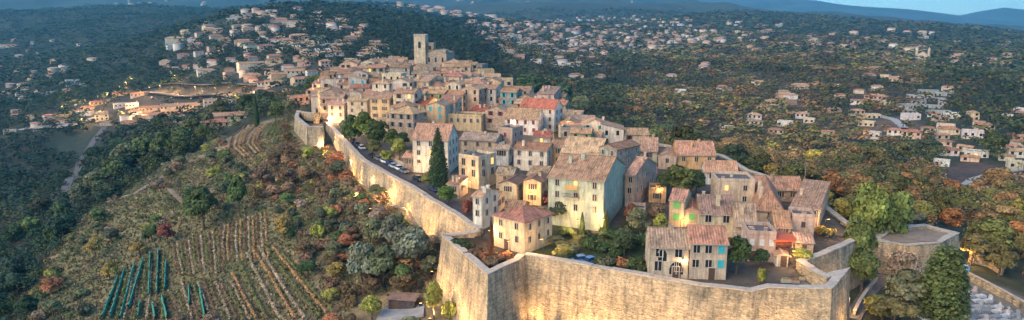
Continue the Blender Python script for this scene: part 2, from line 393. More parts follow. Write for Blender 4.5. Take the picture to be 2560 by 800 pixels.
at = me.color_attributes.new('Col', 'FLOAT_COLOR', 'POINT'); c4 = np.ones((len(V), 4), np.float32); c4[:, :3] = C.reshape(-1, 3); at.data.foreach_set('color', c4.ravel())
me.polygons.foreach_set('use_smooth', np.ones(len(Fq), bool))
tag(link('ground', me), kind='structure')
# solid earth under the camera point closes the fan
mb = MB(); mb.face([(2.6*math.sin(a), 2.6*math.cos(a), ground(2.6*math.sin(a), 2.6*math.cos(a))) for a in np.linspace(math.pi*2, 0, 24, endpoint=False)], M['ground'])

def ribbon(name, pts, width, mat, off=.12, thick=.4, step=3.0, parent=None):
    P = [Vector(p) for p in pts]; Q = []
    for a, b in zip(P[:-1], P[1:]):
        n = max(1, int((b-a).length/step))
        for i in range(n): Q.append(a.lerp(b, i/n))
    Q.append(P[-1]); mb = MB(); rows = []
    for i, q in enumerate(Q):
        d = (Q[min(i+1, len(Q)-1)]-Q[max(i-1, 0)]); d.z = 0; d.normalize(); n = Vector((d.y, -d.x, 0))
        z = max(ground(q.x+n.x*s*width, q.y+n.y*s*width) for s in (-.5, -.25, 0, .25, .5))+off
        if rows: z = max(z, 0) if False else z
        rows.append((q-n*width/2, q+n*width/2, z))
    zs = [r[2] for r in rows]; zs = [max(zs[i], (zs[max(i-1,0)]+zs[min(i+1,len(zs)-1)])/2) for i in range(len(zs))]
    for i in range(len(rows)-1):
        a, b, _ = rows[i]; c, d, _ = rows[i+1]; z0, z1 = zs[i], zs[i+1]
        A_, B_, C_, D_ = (a.x,a.y,z0), (b.x,b.y,z0), (d.x,d.y,z1), (c.x,c.y,z1)
        mb.face([A_, B_, C_, D_], mat)
        mb.face([(a.x,a.y,z0-thick), (b.x,b.y,z0-thick), B_, A_][::-1] if i == 0 else [(a.x,a.y,z0-thick), A_, D_, (c.x,c.y,z1-thick)], mat)
        mb.face([B_, (b.x,b.y,z0-thick), (d.x,d.y,z1-thick), C_], mat)
    return mb.build(name, parent)
def pxl(l): return [p for p in (pt(u, v) for u, v in l) if p]
def track(name, px, w, mat, off=.15, thick=.5, step=4):
    o = ribbon(name, pxl(px), w, mat, off, thick, step); tag(o, kind='structure'); return o
track('dirt_path', [(200,560),(262,520),(330,490),(400,450),(450,418),(520,385),(560,350)], 1.8, M['dirt'])
track('dirt_path', [(420,470),(450,500),(480,520)], 1.6, M['dirt'])
track('dirt_path', [(1060,590),(1025,548),(985,515),(955,490)], 2.2, M['dirt'])
track('dirt_path', [(812,372),(826,402)], 1.6, M['dirt'], .1)
track('dirt_path', [(2130,800),(2170,735),(2210,690)], 3.0, M['paving'])
track('road', [(130,492),(165,480),(190,440),(200,410),(225,370),(240,345),(262,318),(240,312)], 4.5, M['paving'], .3, 1)
track('road', [(60,325),(150,318),(215,302),(260,292)], 14, M['concrete'], .4, 1)
track('road', [(150,285),(200,262),(260,236),(300,216),(420,213),(560,212),(700,208)], 8, M['asphalt'], .5, 1)
track('road', [(300,238),(420,240),(560,242),(640,240)], 9, M['asphalt'], .5, 1)
track('road', [(2380,490),(2430,452),(2500,430),(2560,424)], 4.5, M['concrete'], .4, 1)
track('road', [(2200,290),(2235,300),(2262,322)], 5, M['concrete'], .6, 1)
track('road', [(1540,145),(1545,120),(1560,135),(1600,128)], 7, M['concrete'], .6, 1)
track('road', [(960,12),(1030,35),(1080,60)], 7, M['concrete'], .8, 1)

# ------------------------------------------------------------------ ramparts
def offset(pts, d, closed=False):
    out = []; n = len(pts)
    for i, p in enumerate(pts):
        a = pts[(i-1) % n] if (closed or i) else None; b = pts[(i+1) % n] if (closed or i < n-1) else None
        ns = []
        if a is not None: e = Vector((p.x-a.x, p.y-a.y, 0)).normalized(); ns.append(Vector((e.y, -e.x, 0)))
        if b is not None: e = Vector((b.x-p.x, b.y-p.y, 0)).normalized(); ns.append(Vector((e.y, -e.x, 0)))
        s = sum(ns, Vector((0,0,0))); s.normalize(); k = 1/max(.45, s.dot(ns[0])); out.append(p+s*d*k)
    return out
def subdiv(pts, step):
    o = []
    for a, b in zip(pts[:-1], pts[1:]):
        n = max(1, int((b-a).length/step))
        for i in range(n): o.append(a.lerp(b, i/n))
    o.append(pts[-1]); return o
def rampart(name, pts, label, cat, side=1, batter=.13, thick=1.3, zb=None, closed=False, inner=None):
    """pts: outer top edge, side=+1 when the outside lies to the right of the walking direction"""
    o = empty(name, (pts[0].x, pts[0].y, pts[0].z-8)); tag(o, label, cat)
    pts = [Vector(p)-Vector((0, 0, .38*float(vnoise(p.x/1.9, p.y/1.9, 66)))) for p in pts]
    inn = offset(pts, -side*thick, closed); cin = offset(pts, -side*(thick+.12), closed); cout = offset(pts, side*.15, closed)
    bot = []
    for p, q in zip(pts, offset(pts, side*1.0, closed)):
        b0 = float(h_out(np.array(q.x), np.array(q.y))) if zb is None else zb
        dr = p.z-b0+2.5; bot.append((p+(q-p)*batter*dr, b0-2.5))
    mb = MB(); cp = MB(); n = len(pts); L = pts[0]-pts[0]
    rng = range(n) if closed else range(n-1)
    s = 1
    def q4(m_, a, b, c, d, mat, flip=False):
        f = [a, b, c, d]; m_.face(f[::-1] if (side < 0) != flip else f, mat)
    base = Vector(o.location)
    V3 = lambda p, z=None: (p.x-base.x, p.y-base.y, (p.z if z is None else z)-base.z)
    for i in rng:
        j = (i+1) % n
        K = 5
        for k in range(K):   # face in courses so that it may bulge a little
            t0, t1 = k/K, (k+1)/K
            def lv(i_, t):
                p = pts[i_]; b_, z_ = bot[i_]; x = p.x+(b_.x-p.x)*t; y = p.y+(b_.y-p.y)*t; z = p.z+(z_-p.z)*t
                e = (float(vnoise(x/3.1, z/2.3+y/3.7, 77))-.5)*.22 if 0 < t < 1 else 0
                dn = Vector((b_.x-p.x, b_.y-p.y, 0)); dn = dn.normalized() if dn.length > 0 else dn
                return (x+dn.x*e-base.x, y+dn.y*e-base.y, z-base.z)
            q4(mb, lv(i, t0), lv(i, t1), lv(j, t1), lv(j, t0), M['stone'])
        q4(mb, V3(pts[i]), V3(pts[j]), V3(inn[j]), V3(inn[i]), M['stone'])
        zi = min(pts[i].z, pts[j].z)-3.2
        q4(mb, V3(inn[i]), V3(inn[j]), V3(inn[j], zi), V3(inn[i], zi), M['stone'])
        # coping
        zt = .14+.2*float(vnoise(pts[i].x/2.3, pts[i].y/2.3, 88))
        a, b, c, d = cout[i], cout[j], cin[j], cin[i]
        q4(cp, V3(a, pts[i].z+zt), V3(b, pts[j].z+zt), V3(c, pts[j].z+zt), V3(d, pts[i].z+zt), M['coping'])
        q4(cp, V3(a, pts[i].z+.02), V3(b, pts[j].z+.02), V3(b, pts[j].z+zt), V3(a, pts[i].z+zt), M['coping'], )
        q4(cp, V3(d, pts[i].z+zt), V3(c, pts[j].z+zt), V3(c, pts[j].z+.02), V3(d, pts[i].z+.02), M['coping'])
    if not closed:
        for i in (0, n-1):
            b_, z_ = bot[i]
            mb.face([V3(pts[i]), (b_.x-base.x, b_.y-base.y, z_-base.z), V3(inn[i], z_), V3(inn[i])], M['stone'])
    mb.build('masonry', o); cp.build('coping', o)
    return o
rampart('rampart_wall', subdiv(WEST, 4), 'long lit stone rampart climbing the left side of the village to the small bastion', 'rampart', 1, .12)
rampart('corner_bastion', subdiv([WEST[-1]]+BAST, 4), 'arrowhead stone bastion at the bottom centre with one sunlit and one grey face', 'bastion', 1, .12)
rampart('rampart_wall', subdiv(CURT, 4), 'broad streaked stone rampart wall running along the bottom edge in front of the gardens', 'rampart', 1, .12)
rampart('corner_bastion', subdiv(BR, 3), 'right end bastion of the front wall with blue grey paved hollow on top', 'bastion', 1, .10)
rampart('corner_bastion', subdiv(SMALL[::-1], 3), 'small far bastion at the upper left end of the lit rampart', 'bastion', 1, .10)
bk = [Vector((BR[-1].x, BR[-1].y, FZ))] + [Vector((x, y, float(z_in(x, y))+.5)) for x, y in BACK] + [Vector((SMALL[-1].x, SMALL[-1].y, SMALL[-1].z))]
rampart('rampart_wall', subdiv(bk, 8), 'low stone rampart edging the right and far side of the village', 'rampart', 1, .08)
# stone bastion on the right, its own closed block
BC = [pz(2175, 598, 10), pz(2270, 612, 9.6), pz(2350, 606, 9.6), pz(2397, 582, 10), pz(2310, 560, 10.6), pz(2222, 567, 10.6)]
def bastion_block():
    P_ = BC; n = len(P_); cx = sum(p.x for p in P_)/n; cy = sum(p.y for p in P_)/n
    o = rampart('stone_bastion', [p for p in subdiv(P_+[P_[0]], 3)[:-1]], 'free standing pale stone bastion between the round trees and the tall conifer at right', 'bastion', 1, .14, closed=True)
    mb = MB(); inn = offset(P_, -1.0, True); mb.face([(p.x-o.location.x, p.y-o.location.y, 9.75-o.location.z) for p in inn], M['dirt']); mb.build('terrace', o)
bastion_block()
# low walls
def low_wall(px, h, w, label, mat=None, name='stone_wall', G=None):
    P_ = pxl(px); o = tag(empty(name, P_[0]), label, 'wall'); mb = MB(); cp = MB(); Q = subdiv(P_, 3); b0 = P_[0]
    for a, b in zip(Q[:-1], Q[1:]):
        za, zb_ = ground(a.x, a.y)-b0.z, ground(b.x, b.y)-b0.z; a2 = a-b0; b2 = b-b0
        mb.obox((a2.x, a2.y, za+h/2-.5), (b2.x, b2.y, zb_+h/2-.5), w, h+1, mat or M['stone'])
        cp.obox((a2.x, a2.y, za+h+.06), (b2.x, b2.y, zb_+h+.06), w+.16, .12, M['coping'])
    mb.build('masonry', o); cp.build('coping', o); return o
low_wall([(2400,690),(2450,715),(2505,745),(2560,775),(2620,805)], 1.8, .5, 'grey cemetery wall slanting down to the lower right corner')
low_wall([(2420,655),(2470,668),(2505,690)], 2.6, .6, 'short grey stone wall right of the tall conifer above the cemetery')
low_wall([(2135,790),(2150,760),(2190,705)], 1.0, .5, 'low kerb wall beside the path right of the front rampart')
low_wall([(960,402),(990,410),(1030,428)], 1.4, .4, 'short cream retaining wall beside the parked cars', M['trim'])
track('road', [(u, v) for u, v in [(812,300),(850,330),(885,362),(930,396),(985,424),(1060,466),(1130,508),(1190,548)]], 3.2, M['asphalt'], .05, .3, 3)
# ------------------------------------------------------------------ windows, houses
def window_parts(w, h):
    fr = MB(); t = .12
    fr.box(-w/2-t, w/2+t, -.15, 0.02, h, h+t, M['trim']); fr.box(-w/2-t-.05, w/2+t+.05, -.14, 0.02, -t, 0, M['trim'])
    fr.box(-w/2-t, -w/2, -.14, 0.02, 0, h, M['trim']); fr.box(w/2, w/2+t, -.14, 0.02, 0, h, M['trim'])
    fr.box(-.03, .03, -.045, 0, 0, h, M['white'])
    pn = MB(); pn.box(-w/2+.002, w/2-.002, -.03, 0.01, .002, h-.002, M['glass'])
    lp = MB(); lp.box(-w/2+.002, w/2-.002, -.03, 0.01, .002, h-.002, M['litpane'])
    sh = MB(); sh.box(-w/4, w/4, -.11, -.03, .02, h, M['paint'])
    for k in range(int(h/.2)): sh.box(-w/4+.05, w/4-.05, -.125, -.11, .1+k*.2, .2+k*.2, M['paint'])
    return fr.mesh('window'), pn.mesh('pane'), sh.mesh('shutter'), lp.mesh('pane')
WP = {}
def wparts(w, h):
    k = (round(w, 1), round(h, 1))
    if k not in WP: WP[k] = window_parts(*k)
    return WP[k]
WS = {}
def wsimple(w, h, style):
    k = (round(w, 1), round(h, 1), style)
    if k not in WS:
        a = MB(); t = .1; w, h = k[0], k[1]
        if style != 'closed':
            a.box(-w/2, w/2, -.03, .01, 0, h, M['litpane'] if style == 'lit' else M['glass'])
        a.box(-w/2-t, w/2+t, -.08, .01, -t, -.002, M['trim'])
        if style == 'open': a.box(-w-.02, -w/2-.02, -.08, .01, 0, h, M['paint']); a.box(w/2+.02, w+.02, -.08, .01, 0, h, M['paint'])
        if style == 'closed': a.box(-w/2, -.01, -.07, .01, 0, h, M['paint']); a.box(.01, w/2, -.07, .01, 0, h, M['paint'])
        WS[k] = a.mesh('window')
    return WS[k]
def roof_mesh(kind, w, d, h, rise, ov):
    """returns meshbuilder; eaves at z=h"""
    mb = MB(); T = .16
    def plane(p, uvs):
        P = [Vector(q) for q in p]; n = (P[1]-P[0]).cross(P[2]-P[0]).normalized()
        if n.z < 0: P = P[::-1]; uvs = uvs[::-1]; n = -n
        up = [q+n*.07 for q in P]; dn = [q-n*(T-.07) for q in P]
        mb.face(up, M['tiles'], uvs); mb.face(dn[::-1], M['trim'])
        for i in range(len(P)):
            j = (i+1) % len(P); mb.face([dn[i], dn[j], up[j], up[i]], M['tiles'])
    X, Y = w/2+ov, d/2+ov
    if kind == 'gable':      # ridge along x
        k = rise/(d/2); zb = h-ov*k; sl = math.hypot(Y, rise+ov*k); g = .2
        for s in (-1, 1): plane([(-w/2-g, s*Y, zb), (w/2+g, s*Y, zb), (w/2+g, 0, h+rise), (-w/2-g, 0, h+rise)], [(0,0),(w,0),(w,sl),(0,sl)])
        mb.obox((-w/2-g-.03, 0, h+rise+.06), (w/2+g+.03, 0, h+rise+.06), .32, .16, M['tiles'])
    elif kind == 'gabley':
        k = rise/(w/2); zb = h-ov*k; sl = math.hypot(X, rise+ov*k); g = .2
        for s in (-1, 1): plane([(s*X, -d/2-g, zb), (s*X, d/2+g, zb), (0, d/2+g, h+rise), (0, -d/2-g, h+rise)], [(0,0),(d,0),(d,sl),(0,sl)])
        mb.obox((0, -d/2-g-.03, h+rise+.06), (0, d/2+g+.03, h+rise+.06), .32, .16, M['tiles'])
    elif kind == 'hip':
        m_ = min(w, d)/2; k = rise/m_; zb = h-ov*k; rx, ry = max(0, w/2-m_), max(0, d/2-m_); sl = math.hypot(m_+ov, rise+ov*k)
        a, b, c, e = (-X,-Y,zb), (X,-Y,zb), (X,Y,zb), (-X,Y,zb); z = h+rise
        if rx > 0.05:
            p, q = (-rx,0,z), (rx,0,z)
            plane([a,b,q,p], [(0,0),(2*X,0),(X+rx,sl),(X-rx,sl)]); plane([c,e,p,q], [(0,0),(2*X,0),(X+rx,sl),(X-rx,sl)])
            plane([b,c,q], [(0,0),(2*Y,0),(Y,sl)]); plane([e,a,p], [(0,0),(2*Y,0),(Y,sl)])
        else:
            p, q = (0,-ry,z), (0,ry+.01,z)
            plane([b,c,q,p], [(0,0),(2*Y,0),(Y+ry,sl),(Y-ry,sl)]); plane([e,a,p,q], [(0,0),(2*Y,0),(Y+ry,sl),(Y-ry,sl)])
            plane([a,b,p], [(0,0),(2*X,0),(X,sl)]); plane([c,e,q], [(0,0),(2*X,0),(X,sl)])
        mb.obox(p, q, .3, .2, M['tiles'])
        for s, t in ((a, p), (b, q if rx > .05 else p), (c, q), (e, p if rx > .05 else q)): mb.obox(Vector(s)+Vector((0,0,.06)), Vector(t)+Vector((0,0,.06)), .24, .14, M['tiles'])
    elif kind == 'shed':     # falls towards the front
        k = rise/d; zb = h-ov*k; sl = math.hypot(d+2*ov, rise)
        plane([(-w/2-.2, -Y, zb), (w/2+.2, -Y, zb), (w/2+.2, d/2+.15, h+rise+.15*k), (-w/2-.2, d/2+.15, h+rise+.15*k)], [(0,0),(w,0),(w,sl),(0,sl)])
    else:                    # terrace with parapet
        mb.box(-w/2+.25, w/2-.25, -d/2+.25, d/2-.25, h-.3, h-.05, M['paving'])
        p = .75
        for x0, x1, y0, y1 in ((-w/2,w/2,-d/2,-d/2+.25), (-w/2,w/2,d/2-.25,d/2), (-w/2,-w/2+.25,-d/2+.25,d/2-.25), (w/2-.25,w/2,-d/2+.25,d/2-.25)):
            mb.box(x0, x1, y0, y1, h, h+p, M['plaster'], M['trim'])
    return mb
def wall_mesh(kind, w, d, h, rise, below, mat):
    mb = MB(); z0 = -below; x, y = w/2, d/2
    A_, B_, C_, D_ = (-x,-y), (x,-y), (x,y), (-x,y)
    def side(p, q, zp=h, zq=h, apex=None):
        f = [(*p, z0), (*q, z0), (*q, zq)]
        if apex: f.append(apex)
        f.append((*p, zp)); mb.face(f, mat)
    if kind == 'gable': side(A_, B_); side(B_, C_, apex=(x, 0, h+rise)); side(C_, D_); side(D_, A_, apex=(-x, 0, h+rise))
    elif kind == 'gabley': side(A_, B_, apex=(0, -y, h+rise)); side(B_, C_); side(C_, D_, apex=(0, y, h+rise)); side(D_, A_)
    elif kind == 'shed': side(A_, B_); side(B_, C_, h, h+rise); side(C_, D_, h+rise, h+rise); side(D_, A_, h+rise, h)
    else: side(A_, B_); side(B_, C_); side(C_, D_); side(D_, A_)
    if kind == 'flat': mb.face([(-x,-y,h-.31), (x,-y,h-.31), (x,y,h-.31), (-x,y,h-.31)], mat)
    return mb
WALLC = {'cream': (.54,.45,.32), 'pale cream': (.60,.53,.42), 'ochre': (.56,.41,.24), 'orange': (.58,.36,.18), 'pink': (.52,.36,.29), 'grey stone': (.30,.265,.225), 'tan stone': (.40,.31,.22),
         'white': (.62,.60,.56), 'pale green': (.43,.46,.34), 'salmon': (.54,.39,.29), 'brown stone': (.27,.20,.15)}
ROOFC = {'brown': (.38,.225,.14), 'tan': (.48,.315,.195), 'pinkish brown': (.45,.26,.175), 'red': (.38,.135,.09), 'grey brown': (.35,.26,.19), 'reddish brown': (.42,.20,.135), 'dark brown': (.29,.18,.125)}
WALLC_K = 1.12
SHUT = {'green': (.16,.42,.10), 'turquoise': (.04,.40,.44), 'brown': (.11,.06,.04), 'white': (.6,.6,.58), 'grey': (.16,.19,.2), 'maroon': (.2,.03,.04), 'dark green': (.03,.09,.05), 'blue': (.12,.2,.3)}
def jit(c, s=.08):
    k = 1+random.uniform(-s, s)*1.6; return tuple(min(.8, x*k*(1+random.uniform(-s, s)*.5)) for x in c)
NW = [0]
def house(cx, cy, z, rot, w, d, h, roof='gable', wc='cream', rc='brown', rise=None, lod=1, shut='brown', label=None, cat='house', group=None, below=3.0,
          rows=None, cols=None, side=True, side_win=True, shutcol=None, ww=.95, wh=1.45, name='house', chim=None, style=None, door=False, left=True, lit=0.06, wall_mat=None):
    rise = rise if rise is not None else {'gable': d*.5*.36, 'gabley': w*.5*.36, 'hip': min(w, d)*.5*.4, 'shed': d*.24, 'flat': 0}[roof]
    o = empty(name, (cx, cy, z), rot)
    wcol = jit(tuple(min(.75, q*WALLC_K) for q in (WALLC[wc] if isinstance(wc, str) else wc))); rcol = jit(ROOFC[rc] if isinstance(rc, str) else rc, .12)
    mat = wall_mat or (M['rubble'] if isinstance(wc, str) and 'stone' in wc else M['plaster'])
    wall_mesh(roof, w, d, h, rise, below, mat).build('wall', o, color=wcol)
    rf = roof_mesh(roof, w, d, h+.04, rise, .38).build('roof', o, color=rcol if roof != 'flat' else wcol)
    if chim is None: chim = random.choice([0, 1, 1, 2, 3]) if lod >= 1 else 0
    for c in range(chim):
        x, y = random.uniform(-.35, .35)*w, random.uniform(-.3, .3)*d
        zt = h+rise+random.uniform(.3, .8); s = random.uniform(.3, .45); cm = MB()
        cm.box(x-s, x+s, y-s*.7, y+s*.7, h-.2, zt, M['plaster']); cm.box(x-s-.08, x+s+.08, y-s*.7-.08, y+s*.7+.08, zt, zt+.12, M['tiles'])
        cm.build('chimney', rf, color=wcol)
    if lod >= 2 and roof != 'flat':
        gm = MB(); zb = h-.38*(rise/(d/2)) if roof == 'gable' else h-.1
        for sx in (-w/2+.12, w/2-.12): gm.cyl(sx, -d/2-.08, -1, zb-.1, .06, .06, 5, M['trim'])
        if roof != 'gabley': gm.obox((-w/2-.2, -d/2-.46, zb), (w/2+.2, -d/2-.46, zb), .13, .1, M['trim'])
        gm.build('gutter', o)
    if lod >= 1:
        rows = rows if rows is not None else max(1, int(h/2.9)); 
        faces = [('f', w)]+([('r', d)] if side and side_win else [])+([('l', d)] if left else [])
        st = style or random.choice(['open', 'open', 'plain', 'closed'])
        for fc, L in faces:
            nc = (cols if (cols is not None and fc == 'f') else max(1, int(L/3.1)))
            for r in range(rows):
                zz = h-2.0-r*2.85 if roof != 'flat' else h-2.3-r*2.85
                if zz < 0.5 and not (rows and r == 0): break
                for c in range(nc):
                    if lod == 1 and random.random() < .18: continue
                    t = (c+.5)/nc*L-L/2+random.uniform(-.25, .25)*(1 if lod == 1 else .4)
                    if fc == 'f': loc, ro = (t, -d/2, zz), 0
                    elif fc == 'r': loc, ro = (w/2, t, zz), R(90)
                    else: loc, ro = (-w/2, t, zz), R(-90)
                    if shutcol is not None: st = 'closed' if c == shutcol else 'plain'
                    sc = SHUT[shut]; islit = random.random() < lit*.3
                    if lod >= 2:
                        f_, p_, s_, l_ = wparts(ww, wh)
                        fo = link('window', f_, o, loc, ro); link('pane', l_ if islit else p_, fo)
                        if st == 'closed':
                            for q in (-1, 1): link('shutter', s_, fo, (q*ww/4, 0, 0), color=sc)
                        elif st == 'open':
                            for q in (-1, 1): link('shutter', s_, fo, (q*(ww*.75+.14), 0.02, 0), color=sc)
                    else:
                        link('window', wsimple(ww, wh, 'lit' if islit else st), o, loc, ro, color=sc)
                    NW[0] += 1
    if door:
        dm = MB(); dm.box(-.6, .6, -.06, .02, 0, 2.3, M['paint']); dm.box(-.78, -.6, -.1, .02, 0, 2.5, M['trim']); dm.box(.6, .78, -.1, .02, 0, 2.5, M['trim']); dm.box(-.6, .6, -.1, .02, 2.3, 2.5, M['trim'])
        dm.build('door', o, (random.uniform(-.3, .3)*w, -d/2, 0), color=(.10,.06,.04))
    if label: tag(o, label, cat, group)
    else:
        wn = wc if isinstance(wc, str) else 'pale'; rn = rc if isinstance(rc, str) else 'brown'
        sz = 'tall' if h > 9 else ('low' if h < 5 else ('narrow' if w < 7 else 'broad'))
        ds = f'{sz} {wn} house with ' + ('flat roof' if roof == 'flat' else f'{rn} roof')
        THINGS.append((o, ds, cat, h*.6)); o['category'] = cat
        if group: o['group'] = group
    return o
FOOT = []   # occupied circles in the village
def corner_house(uL, uM, uR, vB, vE, phi, roof='gable', wc='cream', rc='brown', dR=None, lod=2, on=None, **kw):
    """house whose nearest corner stands at uM; left wall runs to uL, right wall to uR"""
    C_ = pin(uM, vB) if on is None else pz(uM, vB, on)
    q = math.hypot(C_.x, C_.y); dx, dy, dz = ray(uM, vE); t = q/math.hypot(dx, dy); h = CAMZ+dz*t-C_.z
    p = R(phi); a = Vector((-math.cos(p), math.sin(p), 0)); b = Vector((math.sin(p), math.cos(p), 0))
    def solve(dirv, u):
        k = (u-1280)/F; zc = C_.z+h/2-CAMZ
        # (x+t ax) = k*((y+t ay)cp - zc sp)
        den = dirv.x-k*dirv.y*CP
        return (k*(C_.y*CP-zc*SP)-C_.x)/den
    w = abs(solve(a, uL)); d = dR if dR else abs(solve(b, uR)); w = min(max(w, 2.5), 30); d = min(max(d, 2.5), 22)
    c = C_+a*w/2+b*d/2; ang = math.atan2(-a.y, -a.x)
    o = house(c.x, c.y, C_.z, ang, w, d, h, roof, wc, rc, lod=lod, **kw)
    FOOT.append((c.x, c.y, math.hypot(w, d)/2*.8)); o['wd'] = (w, d, h)
    return o
H = corner_house
H(1234,1312,1380,636,556,40,'hip','cream','reddish brown',label='cream and grey walled house with reddish hipped roof just behind the front bastion',shut='grey',style='plain',door=True,lit=.12)
H(1182,1206,1246,575,492,35,'gable','white','tan',label='narrow white house with tan roof left of the red hipped roof house',shut='blue',lit=0)
H(1370,1508,1560,580,453,22,'gable','pale green','brown',label='largest house, tall pale green front with grey right side and brown roof',shut='grey',style='plain',cols=3,rows=3,side_win=False,left=False,wh=1.5,chim=3)
H(1248,1293,1312,505,462,20,'gabley','cream','dark brown',dR=9,label='left one of two cream gable ended houses with dark brown roofs left of green house',lit=.1)
H(1308,1353,1376,515,456,18,'gabley','ochre','dark brown',dR=9,label='ochre gable ended house with dark roof touching the green house',lit=.2)
H(1147,1197,1241,475,398,38,'flat','cream','brown',label='three storey cream house with arcades and flat roof right of the dark cypress',shut='grey',style='plain',ww=1.2,wh=1.9,lit=.2)
H(1284,1368,1376,432,376,20,'gable','pale cream','reddish brown',dR=8,label='pale cream house with few dark windows above the two gable ended houses',style='plain')
H(1374,1422,1440,425,368,18,'gable','orange','brown',dR=8,label='bright orange fronted house behind the green house',shut='brown')
H(1497,1540,1598,455,374,44,'gabley','grey stone','brown',label='tall grey stone house with pale gable behind the green house',rows=2,style='plain')
H(1402,1497,1512,440,388,25,'gable','brown stone','tan',dR=12,label='long tan tiled roof house between the orange house and the grey stone gable',rise=4)
H(1563,1585,1640,520,438,30,'gable','pink','pinkish brown',label='tall narrow pink house right of the green house',shut='turquoise',lit=.1)
H(1622,1664,1672,508,476,10,'flat','orange','brown',dR=5,label='small low orange house right of the tall pink house',rows=1)
H(1597,1642,1652,420,378,12,'gable','cream','tan',dR=13,label='cream house with wide tan roof above the tall pink house',rise=3.2)
H(1645,1690,1696,425,392,14,'gabley','salmon','pinkish brown',dR=10,label='salmon gable ended house left of the orange block')
H(1692,1787,1798,425,388,6,'gable','orange','pinkish brown',dR=13,label='long orange block with pinkish brown roof on the right skyline of the village',shut='turquoise',rise=3.2,cols=3)
H(1762,1842,1850,464,430,8,'gable','white','pinkish brown',dR=7,label='white house with pinkish roof above the green shuttered houses',rise=2.4)
H(1672,1708,1742,585,502,24,'gable','ochre','pinkish brown',dR=9,label='tall ochre house with bright green shutters, left one of a pair',shut='green',style='closed',cols=1,ww=1.4,wh=1.7,lit=0)
H(1711,1746,1760,590,530,14,'gabley','ochre','reddish brown',dR=10,label='ochre gable ended house with green shutters, right one of a pair',shut='green',style='closed',cols=1,ww=1.3,wh=1.5,lit=0)
H(1748,1834,1846,594,536,8,'gable','cream','grey brown',dR=11,label='cream house with one large white shuttered window right of green shuttered pair',shut='white',rise=3,cols=2,lit=.2,wh=1.8,ww=1.3)
H(1792,1883,1900,525,455,6,'flat','cream','brown',dR=9,label='large plain cream house with flat roof and one small window',cols=2,rows=2,style='plain')
H(1890,2005,2016,505,474,5,'gable','tan stone','pinkish brown',dR=8,label='long low roofed house along the far right edge of the village',rows=1,rise=2.6)
H(1890,1956,1990,575,527,16,'hip','cream','pinkish brown',label='house with large pyramid tiled roof near the right end of village',rise=4.2,shut='white')
H(1838,1888,1900,612,564,10,'gable','salmon','grey brown',dR=9,label='house with steep grey brown roof above the pink terrace house',rise=4)
H(1936,1976,1986,610,566,8,'gable','tan stone','brown',dR=7,label='brown roofed house behind the red balcony',rise=2.6)
H(1975,2043,2087,580,522,30,'shed','salmon','tan',label='broad house with tan roofs and grey right facade at the right end',shut='grey',rise=2,cols=3)
H(1978,2032,2046,604,545,14,'flat','salmon','tan',dR=6,label='small salmon terrace house right of the red balcony',lit=.3)
H(1868,1936,1948,656,588,8,'flat','pink','brown',dR=7,label='pink house with terrace behind the small garden trees right of turquoise shutters',shut='white',lit=.25,cols=3,door=True)
H(1942,1971,1979,668,640,10,'gabley','pale cream','tan',dR=3.2,label='tiny pale garden pavilion with terracotta door below the red balcony',rows=0,chim=0,door=True)
H(1622,1719,1723,697,618,6,'gable','cream','grey brown',dR=7.5,label='low cream house with arched window and mossy roof, left half of front pair',rise=2.6,cols=2,ww=1.3,wh=1.9,style='plain',lit=.25,door=True)
H(1724,1814,1836,700,608,5,'gable','cream','reddish brown',dR=7.5,label='cream house with turquoise shutters behind the front rampart',shut='turquoise',style='closed',rise=2.2,cols=3,shutcol=2,ww=1.2,wh=1.5,lit=0,door=True)
H(1032,1122,1146,436,350,12,'gable','pale cream','pinkish brown',dR=10,label='pale cream house with pinkish roof behind the dark cypress',rise=4,style='plain')
H(1150,1240,1250,400,352,16,'gable','cream','grey brown',dR=9,label='cream house with faded terrace roof above the arcaded house',lit=.3)
H(1236,1272,1284,415,374,10,'gable','white','grey brown',dR=6,label='small white house with two dark windows left of pale cream house',ww=1.3,wh=1.6,rows=1)
H(1246,1281,1308,390,326,32,'flat','pink','brown',label='slim pink tower house with one red shutter and grey right side',shut='maroon',cols=1,lit=0)
H(1332,1376,1384,372,342,14,'gable','cream','red',dR=7,label='small house with orange red roof below the white red roofed house',rows=1)
H(1300,1386,1407,330,272,32,'gable','white','red',label='big white house with bright red roof at the right edge of old village',shut='maroon',rise=3.0,lit=0,style='closed')
H(1262,1344,1352,340,298,16,'gable','white','tan',dR=10,label='white house with maroon shutters and tan roof below the red roof',shut='maroon',style='closed',rise=3.4)
H(1037,1062,1108,312,264,28,'gable','cream','red',label='cream house with red roof left of centre above the cypress',rise=2.6)
H(1165,1200,1250,315,287,30,'gable','cream','red',label='house with long slanting dark red roof right of centre',rise=2.6)
H(1105,1203,1216,330,292,16,'flat','ochre','brown',dR=8,label='long ochre facade with row of windows below the slanting red roof',cols=6)
H(868,920,932,304,252,12,'gable','cream','tan',dR=9,lit=.1); H(925,976,986,310,246,14,'gable','ochre','tan',dR=9,lit=.15); H(976,1026,1036,330,268,16,'hip','cream','brown',dR=9,lit=.15); H(820,862,872,306,262,10,'gable','pale cream','pinkish brown',dR=9)
H(1178,1206,1215,208,164,20,'flat','grey stone','brown',dR=9,label='tall pale grey flat topped block at the right end of the church hill',rows=2)
H(1240,1284,1298,474,436,14,'gable','tan stone','grey brown',dR=7,label='low tan stone house behind the left cream gable ended house',lit=.3)
H(1318,1366,1376,474,440,16,'shed','cream','tan',dR=6,label='low cream lean-to house between pale cream house and ochre gable ended house',lit=.3)
H(1196,1244,1254,536,498,16,'gable','pale cream','tan',dR=6.5,label='low pale house between the narrow white house and the gable ended pair')
H(1118,1148,1158,496,462,24,'shed','salmon','brown',dR=5,label='small salmon lean-to house at the foot of the arcaded house',rows=1)
H(1008,1044,1054,430,394,12,'gable','brown stone','pinkish brown',dR=7,label='small brown stone house left of the dark cypress beside the road')
